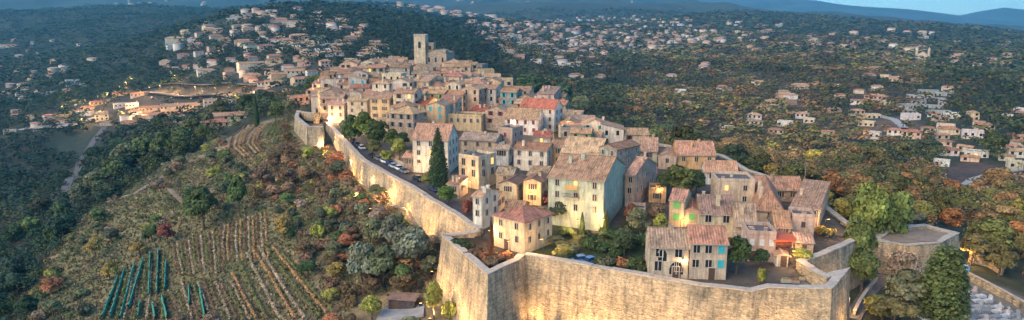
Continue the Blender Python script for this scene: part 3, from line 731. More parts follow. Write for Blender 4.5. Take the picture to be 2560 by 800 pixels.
H(1262,1306,1318,560,522,18,'gable','ochre','brown',dR=6,label='low ochre house behind the red hipped roof house',rows=1)
H(1566,1612,1622,556,528,12,'flat','salmon','tan',dR=5,label='low salmon garden house below the tall pink house',rows=1)
H(1842,1880,1890,640,606,8,'flat','pink','brown',dR=5,label='small pink terrace annex left of the pink terrace house',rows=1)
H(1988,2032,2044,636,606,12,'gable','tan stone','grey brown',dR=6,label='small tan house right of the red awning',rows=1)
H(1590,1640,1652,470,436,14,'gable','cream','pinkish brown',dR=7,label='cream house just behind the tall pink house on its right')
H(1452,1500,1512,372,345,18,'gable','cream','tan',dR=8); H(1690,1740,1752,392,366,8,'gable','salmon','tan',dR=7)
# parts particular to single houses
def child_of(label_start):
    for o in list(bpy.data.objects):
        if o.parent is None and str(o.get('label', '')).startswith(label_start): return o
g = child_of('largest house'); w, d, h = g['wd']
mb = MB(); mb.box(-3, 1, -d/2-1.1, -d/2-.001, h-4.6, h-4.4, M['trim']); [mb.box(-3+k*.25, -2.96+k*.25, -d/2-1.1, -d/2-1.05, h-4.4, h-3.5, M['dark']) for k in range(17)]; mb.box(-3, 1, -d/2-1.12, -d/2-1.03, h-3.5, h-3.43, M['dark'])
mb.build('balcony', g)
mb = MB(); mb.face([(-2.6, -d/2-1.3, h-2.5), (.6, -d/2-1.3, h-2.5), (.6, -d/2-.02, h-1.6), (-2.6, -d/2-.02, h-1.6)], M['paint']); mb.build('awning', g, color=(.55,.33,.12))
g = child_of('low cream house'); w, d, h = g['wd']
for xx, wd, hh, z0 in ((1.5, 2.6, 1.3, .8), (-1.2, 1.6, 1.6, h-2.9)):
    mb = MB(); n = 10; zc = z0+hh
    arc = [(xx+wd/2*math.cos(math.pi*i/n), -d/2-.03, zc+wd/2*math.sin(math.pi*i/n)) for i in range(n+1)]
    mb.face([(xx-wd/2, -d/2-.03, z0), (xx+wd/2, -d/2-.03, z0)]+arc, M['glass'])
    for p, q in zip(arc[:-1], arc[1:]): mb.obox(p, q, .16, .22, M['trim'])
    mb.obox((xx, -d/2-.06, z0), (xx, -d/2-.06, zc+wd/2), .08, .08, M['white'])
    mb.build('arched_window', g)
# red balcony pavilion
c = pin(1957, 655); o = tag(empty('balcony_terrace', (c.x, c.y, c.z), R(6)), 'red awninged restaurant terrace with balcony below the brown roof', 'terrace')
mb = MB(); mb.box(-2.3, 2.3, 1.5, 5, 0, 5.2, M['plaster']); mb.build('wall', o, color=(.45,.16,.10))
mb = MB(); mb.box(-2.3, 2.3, .2, 1.5, 2.6, 2.75, M['wood']); [mb.box(-2.3+k*.5, -2.22+k*.5, .2, .28, 2.75, 3.7, M['wood']) for k in range(10)]; mb.box(-2.3, 2.3, .18, .3, 3.7, 3.8, M['paint']); mb.build('balcony', o, color=(.55,.12,.06))
mb = MB(); mb.face([(-2.5, -.3, 4.7), (2.5, -.3, 4.7), (2.5, 1.5, 5.4), (-2.5, 1.5, 5.4)], M['paint']); mb.face([(-2.5, -.3, 4.4), (2.5, -.3, 4.4), (2.5, -.3, 4.7), (-2.5, -.3, 4.7)], M['paint']); mb.build('awning', o, color=(.55,.12,.05))

# ------------------------------------------------------------------ church
tb = pin(1052, 190); ty = 398.0
def at_y(u, v, y):
    dx, dy, dz = ray(u, v); t = y/dy; return Vector((dx*t, y, CAMZ+dz*t))
top = at_y(1052, 88, ty); gz = float(z_in(top.x, ty)); hT = top.z-gz; w = 6.6
o = tag(empty('church_tower', (top.x, ty, gz), R(-8)), 'tall square stone bell tower with belfry openings rising above the village', 'bell tower')
mb = MB(); mb.box(-w/2, w/2, -w/2, w/2, -2, hT-.4, M['plaster']); mb.box(-w/2-.25, w/2+.25, -w/2-.25, w/2+.25, hT-.4, hT, M['coping'])
mb.box(-w/2-.12, w/2+.12, -w/2-.12, w/2+.12, hT*.62, hT*.62+.3, M['coping']); mb.build('shaft', o, color=(.62,.52,.36))
mb = MB()
for s in range(-2, 3): mb.box(s*1.4-.4, s*1.4+.4, -w/2-.2, -w/2+.3, hT, hT+.7, M['coping']); mb.box(s*1.4-.4, s*1.4+.4, w/2-.3, w/2+.2, hT, hT+.7, M['coping'])
for s in (-1, 0, 1): mb.box(-w/2-.2, -w/2+.3, s*1.4-.4, s*1.4+.4, hT, hT+.7, M['coping']); mb.box(w/2-.3, w/2+.2, s*1.4-.4, s*1.4+.4, hT, hT+.7, M['coping'])
mb.build('parapet', o)
for ro in (0, 90, -90, 180):
    mb = MB(); n = 8; x0 = .85; z0 = hT-7.2; zc = hT-4.2
    arc = [(x0*math.cos(math.pi*i/n), -w/2-.02, zc+x0*math.sin(math.pi*i/n)) for i in range(n+1)]
    mb.face([(-x0, -w/2-.02, z0), (x0, -w/2-.02, z0)]+arc, M['glass'])
    for p, q in zip(arc[:-1], arc[1:]): mb.obox(p, q, .2, .3, M['coping'])
    mb.box(-x0-.2, x0+.2, -w/2-.2, -w/2-.03, z0-.3, z0, M['coping']); mb.build('belfry_opening', o, rot=R(ro))
FOOT.append((top.x, ty, 6))
a = at_y(1094, 140, 400); gz = float(z_in(a.x, 400))
o = tag(empty('church', (a.x+1, 404, gz), R(-10)), 'stepped stone church nave beside the bell tower', 'church')
ht = at_y(1094, 132, 402).z-gz
wall_mesh('gabley', 12.5, 18, ht, 2.2, 3, M['rubble']).build('nave_wall', o, color=(.42,.34,.26)); roof_mesh('gabley', 12.5, 18, ht+.05, 2.2, .3).build('roof', o, color=(.3,.22,.16))
mb = MB(); mb.box(-5.9, -1.5, -8, -3.6, 0, ht+5.5, M['stone']); mb.box(-6.1, -1.3, -8.2, -3.4, ht+5.5, ht+5.9, M['coping']); mb.box(-4.6, -2.8, -8.03, -8.0, ht+2, ht+4.2, M['glass']); mb.build('side_turret', o)
mb = MB(); mb.box(-1.5, 5.9, -8.6, -3, 0, ht+1.6, M['stone']); mb.box(-1.5, 6.1, -8.8, -3, ht+1.6, ht+1.9, M['coping']); mb.build('apse_block', o)
for x in (-4, 0, 4):
    mb = MB(); mb.box(x-.5, x+.5, -9.05, -8.95, ht-5, ht-2.4, M['glass']); mb.build('window', o)
FOOT.append((a.x+1, 404, 12))

# ------------------------------------------------------------------ the rest of the village
EXC = [[(835,300),(905,285),(1035,385),(1040,440),(905,395)], [(1040,330),(1145,330),(1145,470),(1040,470)], [(1500,300),(1620,290),(1700,330),(1600,345)]]
poly_fill = POLY
cnt = 0; cands = []
for gy in np.arange(196, 448, 7.2):
    for gx in np.arange(-118, 84, 7.6):
        cands.append((gx+random.uniform(-1.6, 1.6)+(gy % 13)*.4, gy+random.uniform(-1.6, 1.6)))
random.shuffle(cands)
WCH = ['cream']*7+['pale cream']*4+['tan stone']*4+['grey stone']*2+['ochre']*2+['salmon', 'pink', 'brown stone']
RCH = ['tan']*5+['brown']*4+['pinkish brown']*4+['grey brown']*3+['reddish brown']*1
wpl = [(p.x, p.y) for p in WEST]
for x, y in cands:
    if not inpoly(x, y, POLY): continue
    sd = float(segdist(np.array(x), np.array(y), POLY))
    sw = float(segdist(np.array(x), np.array(y), wpl+[(p.x, p.y) for p in SMALL[:1]], False))
    if sd < 4.2 or sw < 9.5: continue
    z = float(z_in(x, y)); u, v, _ = proj(x, y, z)
    if any(inpoly(u, v, e) for e in EXC): continue
    lim = np.interp(u, [780, 1040, 1150, 1400, 1420, 1700, 1800], [420, 395, 330, 330, 372, 372, 380])
    if v > lim: continue
    if any((x-a)**2+(y-b)**2 < (r+2.6)**2 for a, b, r in FOOT): continue
    wd, dp = random.uniform(7.2, 10.5), random.uniform(6.8, 9.5); FOOT.append((x, y, 1.6))
    h = random.uniform(6.5, 10.5)*(1 if u > 1030 else 1.08)
    if y > 250: h = random.choice([5.2, 6.5, 8, 9.5, 11.5])+random.uniform(-.6, .6)
    if u > 1400: h = random.uniform(4.2, 6.5)
    rf = random.choices(['gable', 'gabley', 'hip', 'shed', 'flat'], [5, 3, 1.5, 2, 1.2])[0]
    rot = R(-25+35*float(vnoise(x/40, y/40, 5)))+random.choice([0, 0, math.pi/2])+random.uniform(-.1, .1)
    lod = 1 if u < 1280 or y < 330 else 1
    house(x, y, z, rot, wd, dp, h, rf, random.choice(WCH), random.choice(RCH), lod=lod, shut=random.choice(list(SHUT)), ww=1.0, wh=1.6, lit=.05,
          left=(rot > .9), side=True, rows=2 if y < 330 else 1, group='old houses packed inside the ramparts')
    cnt += 1
EXC2 = EXC+[[(1040,330),(1145,330),(1145,480),(1040,480)], [(1375,545),(1510,585),(1660,540),(1680,600),(1625,720),(1300,650)], [(1620,440),(1770,430),(1760,520),(1640,520)], [(1600,600),(2200,600),(2200,760),(1600,760)], [(1000,420),(1110,480),(1215,600),(1250,700),(1080,600)], [(1520,500),(1700,500),(1680,620),(1500,600)], [(1830,640),(2120,640),(2120,740),(1830,740)]]
cands = [(gx+random.uniform(-1.2, 1.2), gy+random.uniform(-1.2, 1.2)) for gy in np.arange(152, 440, 5.2) for gx in np.arange(-118, 84, 5.2)]
cands.sort(key=lambda q: q[1]+random.uniform(-25, 25)); nin = 0
for x, y in cands:
    if cnt+nin+59 >= 300 or nin >= 80: break
    if not inpoly(x, y, POLY): continue
    sd = float(segdist(np.array(x), np.array(y), POLY)); sw = float(segdist(np.array(x), np.array(y), wpl, False))
    if sd < 3.4 or sw < 9: continue
    z = float(z_in(x, y)); u, v, _ = proj(x, y, z)
    if any(inpoly(u, v, e) for e in EXC2) or u > 2075: continue
    if any((x-a)**2+(y-b)**2 < (r*(.86 if y < 225 else 1)+(1.2 if y < 225 else 2.1))**2 for a, b, r in FOOT): continue
    FOOT.append((x, y, 2.4)); h = random.uniform(4.2, 7.5)
    house(x, y, z, R(-15)+random.choice([0, math.pi/2])+random.uniform(-.3, .3), random.uniform(5, 7.2), random.uniform(4.6, 6.6), h, random.choice(['gable', 'gabley', 'shed', 'shed', 'flat']), random.choice(WCH), random.choice(RCH), lod=1,
          shut=random.choice(list(SHUT)), lit=.05, rows=2 if h > 5.5 else 1, left=False, group='old houses packed inside the ramparts'); nin += 1
print('infill', nin)
print('village houses', cnt, 'windows', NW[0])
# ------------------------------------------------------------------ villas outside the walls
VIL = []      # x, y, r : cleared circles
def villa(u, v, w, d, h, roof='hip', wc='cream', rc='tan', rot=None, name='villa', label=None, lod=0, cat='villa', group='villas on the hills', P_=None, **kw):
    p = P_ or pt(u, v)
    if p is None: return
    az = -math.atan2(p.x, p.y); rot = az+random.uniform(-.5, .5) if rot is None else az+rot
    if rc == 'tan' and random.random() < .6: rc = random.choice(['pinkish brown', 'reddish brown', 'brown'])
    w *= .84; d *= .84; h = h*.66 if h > 3.8 else h*.85
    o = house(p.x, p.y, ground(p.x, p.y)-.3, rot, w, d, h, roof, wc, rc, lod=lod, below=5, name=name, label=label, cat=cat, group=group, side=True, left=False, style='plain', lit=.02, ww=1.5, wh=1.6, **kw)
    VIL.append((p.x, p.y, (w*.62+8) if name == 'town_building' else w*.5+2)); return o
LIN = ['cream', 'pale cream', 'pale cream', 'cream', 'white', 'salmon', 'pink', 'white']
# big recognisable ones: u, v(base), width, depth, height, roof, wall, roofcolour
for u, v, w, d, h, rf, wc, rc, lb in [
 (440,108,34,14,12,'hip','pale cream','tan','large pale villa block at the left end of the terraced hill'),
 (490,118,26,12,8,'hip','salmon','tan',None),(540,98,20,10,8,'hip','cream','tan',None),(612,112,30,12,9,'hip','ochre','tan','broad ochre villa in the middle of the left hill'),
 (668,125,24,12,8,'hip','cream','tan',None),(415,168,16,12,13,'hip','salmon','tan','narrow salmon tower house standing alone among pines'),(515,183,22,9,6,'hip','white','tan',None),
 (640,168,44,12,7,'gable','pale cream','tan','long pale villa with pink roof below the hill houses'),(690,160,24,10,7,'hip','cream','tan',None),(750,98,30,12,8,'hip','salmon','tan',None),(700,55,34,14,7,'hip','pink','pinkish brown',None),
 (735,60,40,10,6,'gable','white','tan',None),(590,45,22,9,6,'hip','pale cream','tan',None),(580,52,20,10,6,'flat','white','tan',None),(525,78,20,10,7,'hip','ochre','tan',None),(850,45,26,11,6,'hip','pink','tan',None),
 (745,132,26,10,7,'hip','cream','tan',None),(715,108,20,9,8,'hip','pale cream','tan',None),(815,172,13,10,11,'hip','salmon','tan','square salmon house just behind the village left edge'),(700,195,20,9,6,'hip','ochre','tan',None),(745,185,22,9,5,'hip','pale cream','tan',None),
 (690,212,22,9,5,'gable','cream','tan',None),(668,212,20,8,4,'gable','white','tan',None),(860,110,24,10,6,'hip','pink','pinkish brown',None),(930,128,30,10,6,'hip','white','tan',None),(880,100,24,10,6,'hip','grey stone','brown',None),
 (183,212,20,12,10,'flat','white','tan','white cubic villa standing alone in the left valley'),(20,118,50,12,8,'hip','pale cream','tan','long pale building at the left edge of the picture'),(15,235,12,9,5,'hip','white','tan',None),(62,250,14,9,6,'hip','white','tan',None),
 (90,160,18,9,6,'hip','white','tan',None),(60,172,16,9,5,'hip','cream','tan',None),(170,130,24,9,5,'hip','white','tan',None),
 (1440,195,22,10,7,'hip','white','tan','pale villa alone in the dark valley right of the church hill'),(1500,195,16,9,6,'hip','cream','tan',None),(1720,122,26,10,8,'hip','salmon','tan',None),(1885,128,30,10,7,'hip','ochre','tan','broad ochre villa near the top of the brown hillside'),
 (1885,300,13,9,7,'hip','white','tan','white villa half hidden on the brown wooded slope'),(1910,275,14,8,5,'hip','cream','tan',None),(1818,325,13,12,3,'flat','pale cream','tan','low round grey pavilion in the woods right of the village'),
 (2000,222,20,9,7,'hip','pale cream','pinkish brown',None),(1960,245,18,9,6,'hip','salmon','tan',None),(1975,248,14,8,7,'hip','white','tan',None),(1925,262,18,9,5,'hip','pale cream','tan',None),(2030,265,17,8,5,'hip','pink','red',None),(2005,295,12,8,6,'hip','white','tan',None),
 (2190,178,22,10,7,'hip','salmon','tan',None),(2235,205,20,10,7,'hip','cream','pinkish brown',None),(2190,250,22,10,6,'hip','pink','tan','pink villa left of the stepped white complex'),(2040,115,22,9,9,'hip','white','tan',None),(2030,120,22,9,6,'hip','pink','red',None),
 (2430,300,9,8,9,'hip','cream','tan','tall cream house among trees at the right'),(2370,335,14,9,6,'hip','cream','tan',None),(2430,345,14,9,7,'flat','white','tan',None),(2280,345,14,9,7,'hip','salmon','tan',None),(2180,345,12,9,6,'flat','white','tan',None),
 (2370,388,13,8,6,'hip','white','tan',None),(2440,392,14,9,5,'flat','white','tan',None),(2330,375,12,8,4,'hip','white','tan',None),(2545,392,13,8,6,'hip','white','tan',None),(2410,490,13,8,5,'hip','pale cream','tan','pale villa beside the winding road at far right'),
 (2540,600,12,8,5,'flat','white','tan','white flat topped villa at the right edge above the cemetery'),(2500,592,8,6,3,'flat','white','tan',None),
 (1990,12,1,1,1,'hip','white','tan','skip')]:
    if lb == 'skip': continue
    near_ = (pt(u, v) or Vector((0,3000,0))).y < 640
    villa(u, v, w, d, h, rf, wc, rc, rot=random.uniform(-.3, .3), label=lb, lod=1 if near_ else 0, chim=0 if not near_ else None, group=None if lb else 'villas on the hills')
# stepped white complex on the right
for i, (u, v, w) in enumerate([(2320,232,20),(2345,238,16),(2300,245,26),(2335,252,24),(2290,258,18),(2370,240,10),(2262,268,16),(2320,270,26),(2345,285,20),(2280,282,16),(2250,275,14),(2362,262,12)]):
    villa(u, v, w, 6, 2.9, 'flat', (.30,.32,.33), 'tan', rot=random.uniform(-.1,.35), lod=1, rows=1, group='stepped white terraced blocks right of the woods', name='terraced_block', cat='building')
# long lit buildings of the lower town
for u, v, w, d, h, rf, wc, rc, lb in [(565,262,44,14,8,'flat','pale cream','tan','long cream flat roofed building on the lit town terrace'),(470,272,56,14,6,'gable','cream','grey brown','long arcaded cream building in the lit lower town'),
 (410,300,30,14,9,'gable','pale cream','pinkish brown','two storey cream building with lit ground floor in the lower town'),(510,300,64,12,5,'gable','pale cream','grey brown','very long low pale roofed building below the lit town'),
 (375,278,24,12,6,'gable','salmon','pinkish brown',None),(340,288,14,9,7,'hip','white','tan',None),(300,268,14,9,6,'flat','white','tan',None),(330,268,15,9,6,'flat','white','tan',None),(255,300,14,12,9,'shed','pale cream','grey brown',None),(580,300,26,10,5,'gable','pink','pinkish brown',None),
 (300,240,18,9,6,'hip','ochre','reddish brown',None),(245,262,18,8,5,'hip','ochre','reddish brown',None),(220,275,16,8,5,'hip','salmon','brown',None),(350,240,22,8,5,'hip','cream','reddish brown',None)]:
    villa(u, v, w, d, h, rf, wc, rc, rot=random.uniform(-.12, .12), label=lb, lod=1, lit=.3) if False else villa(u, v, w, d, h, rf, wc, rc, rot=random.uniform(-.12, .12), label=lb, lod=1, name='town_building', cat='building', group=None if lb else 'buildings of the lit lower town')
# chapel on the right ridge
p = pt(2305, 150); o = tag(empty('chapel', p, -math.atan2(p.x, p.y)), 'small floodlit chapel with twin turrets on the right wooded ridge', 'chapel')
wall_mesh('gabley', 12, 16, 9, 4, 4, M['plaster']).build('wall', o, color=(.6,.5,.38)); roof_mesh('gabley', 12, 16, 9.05, 4, .3).build('roof', o, color=(.3,.2,.15))
for s in (-1, 1):
    mb = MB(); mb.cyl(s*8, -7, -3, 15, 2, 1.7, 8, M['plaster']); mb.cyl(s*8, -7, 15, 20, 2, .1, 8, M['tiles']); mb.build('turret', o, color=(.6,.5,.38))
VIL.append((p.x, p.y, 12))
# scattered villas: candidates from the regions where the photo has houses
farH = []
def scatter(poly, n, wr, hr, dmin=0, dmax=6000, walls=LIN, roofs=('tan','reddish brown','pinkish brown','pinkish brown','brown'), minsep=1.0):
    us = [p[0] for p in poly]; vs = [p[1] for p in poly]; k = 0; tries = 0
    while k < n and tries < n*12:
        tries += 1; u, v = random.uniform(min(us), max(us)), random.uniform(min(vs), max(vs))
        if not inpoly(u, v, poly): continue
        p = pt(u, v)
        if p is None or not (dmin < math.hypot(p.x, p.y) < dmax): continue
        if inpoly(p.x, p.y, POLY): continue
        w = random.uniform(*wr)
        if any((p.x-a)**2+(p.y-b)**2 < (r+w*.5*minsep)**2 for a, b, r in VIL): continue
        VIL.append((p.x, p.y, w*.5+1)); k += 1
        farH.append((p.x, p.y, p.z, w, random.uniform(.4, .6)*w, random.uniform(*hr), random.choice(walls), random.choice(roofs), random.uniform(-.6, .6), p.y))
scatter([(400,50),(560,40),(700,20),(860,40),(960,110),(960,150),(800,190),(700,230),(560,190),(420,180)], 95, (11,24), (5,8), 400, 1500)
scatter([(560,190),(700,170),(800,180),(790,270),(640,260)], 20, (9,16), (4,7), 300, 1200)
scatter([(0,85),(220,110),(260,190),(150,260),(160,330),(0,340)], 42, (9,17), (4,7), 400, 2200, ['white','pale cream','cream','grey stone'])
scatter([(180,285),(460,300),(600,300),(600,325),(360,325),(220,310)], 14, (9,18), (4,7), 300, 1200)
scatter([(1160,60),(1260,60),(1500,40),(1760,70),(1700,110),(1640,130),(1480,165),(1380,170),(1240,130)], 340, (8,21), (4,7), 700, 4000, ['white','white','pale cream','cream','salmon','pink','grey stone'])
scatter([(940,5),(1100,20),(1280,50),(1240,70),(1100,40)], 34, (18,44), (7,12), 1200, 4000, ['pale cream','salmon','white','ochre'])
scatter([(1560,40),(1960,60),(1960,110),(1640,110)], 60, (9,22), (4,7), 900, 4000)
scatter([(1800,110),(2250,75),(2560,110),(2560,175),(2300,170),(1900,140)], 52, (12,22), (5,8), 600, 3000, ['white','pale cream','cream','salmon'])
scatter([(1860,200),(2080,200),(2240,180),(2400,220),(2440,290),(2200,350),(1880,330)], 26, (9,16), (4,7), 300, 1500)
scatter([(2240,290),(2560,260),(2560,420),(2300,420)], 20, (8,13), (4,6), 250, 1200)
scatter([(1660,150),(1860,160),(1860,300),(1700,280)], 8, (10,15), (4,6), 300, 1500)
farH.sort(key=lambda q: -q[3]*(1 if q[9] < 3000 else .6)/q[9])
NV = 200
for (x, y, z, w, d, h, wc, rc, ro, yy) in farH[:NV]:
    villa(0, 0, w, d, h, random.choice(['hip', 'gable', 'hip', 'flat']), wc, rc, rot=ro, P_=Vector((x, y, z)), lod=1 if yy < 600 else 0, chim=0)
# the remaining far houses are one mass
def far_mass(lst, name, label):
    V_, F_, C_ = [], [], []
    for (x, y, z, w, d, h, wc, rc, ro, yy) in lst:
        a = -math.atan2(x, y)+ro; ca_, sa_ = math.cos(a), math.sin(a); X, Y = w/2, d/2; rise = d*.2; n = len(V_)
        L = [(-X,-Y,-4),(X,-Y,-4),(X,Y,-4),(-X,Y,-4),(-X,-Y,h),(X,-Y,h),(X,Y,h),(-X,Y,h),
             (-X-.5,-Y-.5,h-.1),(X+.5,-Y-.5,h-.1),(X+.5,Y+.5,h-.1),(-X-.5,Y+.5,h-.1),(-X*.6,-.05,h+rise),(X*.6,-.05,h+rise),(X*.6,.05,h+rise),(-X*.6,.05,h+rise)]
        V_ += [(x+ca_*p-sa_*q, y+sa_*p+ca_*q, z+r) for p, q, r in L]
        wcol = jit(WALLC[wc]); rcol = jit(ROOFC[rc], .12)
        for f, c in (((0,1,5,4),wcol),((1,2,6,5),wcol),((2,3,7,6),wcol),((3,0,4,7),wcol),((8,9,13,12),rcol),((9,10,14,13),rcol),((10,11,15,14),rcol),((11,8,12,15),rcol)):
            F_.append([n+i for i in f]); C_.append(c)
    return tag(link(name, npmesh(name, np.array(V_), np.array(F_), M['foliage'], np.array(C_, np.float32))), label, 'houses', kind='stuff')
far_mass(farH[NV:], 'distant_houses', 'mass of tiny pale houses scattered over the far valley suburbs')

# ------------------------------------------------------------------ foliage meshes
def unit(n): v = RNG.normal(size=(n, 3)); return v/np.linalg.norm(v, axis=1)[:, None]
def leaf_cloud(centres, radii, per, size, squash=.8, inner=True, up=.35):
    Vs, Cs = [], []
    for c, r in zip(centres, radii):
        n = int(per*(r**2)); d = unit(n); d[:, 2] = np.where(d[:, 2] < -.3, -d[:, 2], d[:, 2])
        rr = r*(RNG.uniform(.72, 1.12, n))[:, None]
        P_ = c+d*rr*np.array([1, 1, squash]); nrm = d+unit(n)*.65; nrm[:, 2] += up; nrm /= np.linalg.norm(nrm, axis=1)[:, None]
        t = np.cross(nrm, unit(n)); t /= np.linalg.norm(t, axis=1)[:, None]; b_ = np.cross(nrm, t)
        s = size*RNG.uniform(.6, 1.35, n)[:, None]; asp = RNG.uniform(.5, 1, n)[:, None]
        Vs.append(np.stack([P_-t*s, P_-b_*s*asp, P_+t*s, P_+b_*s*asp], 1).reshape(-1, 3))
        cl_ = RNG.uniform(.7, 1.3); v = cl_*RNG.uniform(.65, 1.4, n); h_ = RNG.uniform(-.12, .12, n)
        Cs.append(np.stack([v*(1+h_), v, v*(1-h_)], 1))
    V_ = np.concatenate(Vs); C_ = np.concatenate(Cs)
    F_ = np.arange(len(V_)).reshape(-1, 4)
    return V_, F_, C_
def crown_broad(seed, W_=3.4, Hc=4.6, n=16, per=62, size=.36):
    cs, rs = [], []
    for i in range(n):
        a = random.uniform(0, 6.28); q = math.sqrt(random.random())*W_*.68; zz = random.uniform(-.7, .9)
        k = math.sqrt(max(.1, 1-zz*zz*.8)); cs.append((q*k*math.cos(a), q*k*math.sin(a), Hc+zz*2.1)); rs.append(random.uniform(1.0, 1.75))
    return leaf_cloud(np.array(cs), rs, per, size)
def crown_cypress(H_=15, W_=2.6, per=40, size=.42):
    cs, rs = [], []
    n = 26
    for i in range(n):
        t = (i+.5)/n; w = W_*(math.sin(math.pi*min(1, t*1.15+.16))**.75)*(1-t*.55)
        for k in range(3):
            a = random.uniform(0, 6.28); cs.append((w*.42*math.cos(a), w*.42*math.sin(a), .8+t*(H_-1.4))); rs.append(max(.45, w*.62))
    return leaf_cloud(np.array(cs), rs, per*.6, size, 1.5, up=.7)
def crown_block(H_=9.4, W_=2.7):
    cs, rs = [], []
    for i in range(24):
        t = (i+.5)/24; w = W_*(1-.55*t**2.2)*(.82 if t < .08 else 1)
        for k in range(5):
            a = k*1.257+random.uniform(-.4, .4); cs.append((w*.55*math.cos(a), w*.55*math.sin(a), .3+t*(H_-.9))); rs.append(max(.5, w*.42))
    return leaf_cloud(np.array(cs), rs, 90, .2, 1.5, up=.8)
def crown_pine(W_=4.5, Hc=9):
    cs = []; rs = []
    for i in range(20):
        a = random.uniform(0, 6.28); q = math.sqrt(random.random())*W_*.8; cs.append((q*math.cos(a), q*math.sin(a), Hc-q*q*.05+random.uniform(-.3, .4))); rs.append(random.uniform(1.2, 1.7))
    return leaf_cloud(np.array(cs), rs, 55, .36, .55)
def crown_shrub(W_=1.5, Hc=1.0, n=8, per=75, size=.24):
    cs = []; rs = []
    for i in range(n):
        a = random.uniform(0, 6.28); q = math.sqrt(random.random())*W_*.75; cs.append((q*math.cos(a), q*math.sin(a), Hc*random.uniform(.5, 1.1))); rs.append(random.uniform(.55, .95))
    return leaf_cloud(np.array(cs), rs, per*1.5, size, .85)
def trunk_mesh(h, r, lean=.05, limbs=4):
    mb = MB(); z = 0; p = Vector((0, 0, -.6)); n = 5; rad = r
    for i in range(n):
        q = Vector((random.uniform(-lean, lean)*h*(i+1)/n, random.uniform(-lean, lean)*h*(i+1)/n, h*(i+1)/n)); mb.obox(p, q, rad*2, rad*2, M['bark']); p = q; rad *= .82
        if i >= 1 and limbs:
            a = random.uniform(0, 6.28); mb.obox(q, q+Vector((math.cos(a)*h*.3, math.sin(a)*h*.3, h*.22)), rad*1.1, rad*1.1, M['bark'])
    return mb.mesh('trunk')
KIND = {}
def reg(k, crowns, trunks): KIND[k] = ([npmesh('crown', V_, F_, M['foliage'], C_) for V_, F_, C_ in crowns], trunks)
reg('broad', [crown_broad(i, per=92, size=.33) for i in range(5)], [trunk_mesh(4.2, .2) for i in range(3)])
reg('dense', [crown_broad(i, 3.4, 4.3, 34, 90, .30) for i in range(3)], [trunk_mesh(4.2, .25) for i in range(2)])
def crown_spire(H_=15.4, W_=2.3):
    cs, rs = [], []
    for i in range(34):
        t = (i+.5)/34; w = W_*min(1, .72+t*1.4)*(1-t)**.62+.12
        for k in range(5):
            a = k*1.257+random.uniform(-.4, .4); cs.append((w*.5*math.cos(a), w*.5*math.sin(a), .4+t*(H_-.6))); rs.append(max(.28, w*.5))
    return leaf_cloud(np.array(cs), rs, 120, .19, 1.5, up=.9)
reg('cypress', [crown_spire() for i in range(2)], [trunk_mesh(4, .22, .01, 0)])
reg('pine', [crown_pine() for i in range(3)], [trunk_mesh(8.6, .24)])
reg('shrub', [crown_shrub() for i in range(5)], [trunk_mesh(1.1, .07, .1)])
reg('column', [crown_block() for i in range(2)], [trunk_mesh(2, .2, .01, 0)])
REF = {'dense': (7.8, 7.4), 'broad': (7.6, 7.6), 'cypress': (4.6, 15.5), 'pine': (9.5, 10.4), 'shrub': (3.6, 2.0), 'column': (5.6, 9.6)}
def tree(kind, x, y, z, w, h, col, ds=None, label=None, cat='tree', name=None, group=None):
    if kind == 'shrub' and w > 4.6: kind = 'broad'; name = 'shrub'
    crowns, trunks = KIND[kind]; rw, rh = REF[kind]
    o = empty(name or {'broad': 'broadleaf_tree', 'dense': 'broadleaf_tree', 'cypress': 'cypress_tree', 'pine': 'pine_tree', 'shrub': 'shrub', 'column': 'conifer_tree'}[kind], (x, y, z), random.uniform(0, 6.28))
    o.scale = (w/rw, w/rw, h/rh)
    link('crown', random.choice(crowns), o, color=jit(col, .1)); link('trunk', random.choice(trunks), o)
    if label: tag(o, label, cat, group)
    else: THINGS.append((o, ds, cat, h*.5)); tag(o, None, cat, group)
    return o
def tree_px(kind, u, vb, vt, wpx, col, label=None, on_v=True, ds=None, **kw):
    """foot at (u, vb), top at vt, width wpx in photo pixels"""
    p = pt(u, vb); 
    if p is None: return
    s = (p.y*CP-(p.z-CAMZ)*SP)/F
    return tree(kind, p.x, p.y, p.z, wpx*s, (vb-vt)*s*1.03, col, ds or 'tree', label, **kw)
GX_ = 1.0
G_ = {'dark green': (.032,.052,.020), 'mid green': (.060,.085,.028), 'olive': (.085,.092,.045), 'grey green': (.105,.115,.075), 'yellow green': (.17,.17,.035), 'brown': (.13,.085,.050), 'rust': (.21,.085,.04),
      'red': (.16,.05,.035), 'yellow': (.20,.15,.04), 'blue green': (.030,.052,.042), 'pale brown': (.19,.135,.09), 'bright green': (.11,.15,.03)}
G0 = dict(G_); G_.update({k: tuple(min(.5, q*1.45) for q in v) for k, v in G_.items()})
T = tree_px
T('cypress',1097,474,322,58,G_['dark green'],'tall dark cypress in front of the pale cream house')
T('column',2350,800,610,132,(.10,.135,.04),'broad tall clipped conifer at the lower right')
T('shrub',2318,800,765,50,(.075,.10,.034),'low green bush at the foot of the tall conifer at lower right',cat='shrub')
T('dense',2172,645,462,112,(.155,.18,.045),'left crown of the large yellow green tree group right of the village')
T('dense',2222,640,474,100,(.14,.17,.045),'right crown of the large yellow green tree group beside the right stone bastion')
T('dense',2140,705,545,92,(.12,.15,.042),'tall rounded tree right behind the right end bastion')
T('dense',2152,728,625,84,(.115,.14,.042),'lower round tree touching the right end bastion')
T('pine',2275,600,528,62,G_['grey green'],'umbrella pine rising behind the right stone bastion')
T('shrub',2250,712,625,80,G_['pale brown'],'bare brown bush in front of the right stone bastion',cat='shrub')
T('broad',2255,775,672,120,G_['olive'],'olive tree left of the tall clipped conifer')
T('broad',2205,800,738,110,(.13,.12,.03),'yellowish tree at the bottom right of the path')
T('broad',2190,640,590,80,G_['dark green'],None,ds='dark green tree')
T('broad',1840,688,588,75,(.05,.075,.022),'round green garden tree right of the turquoise shuttered house')
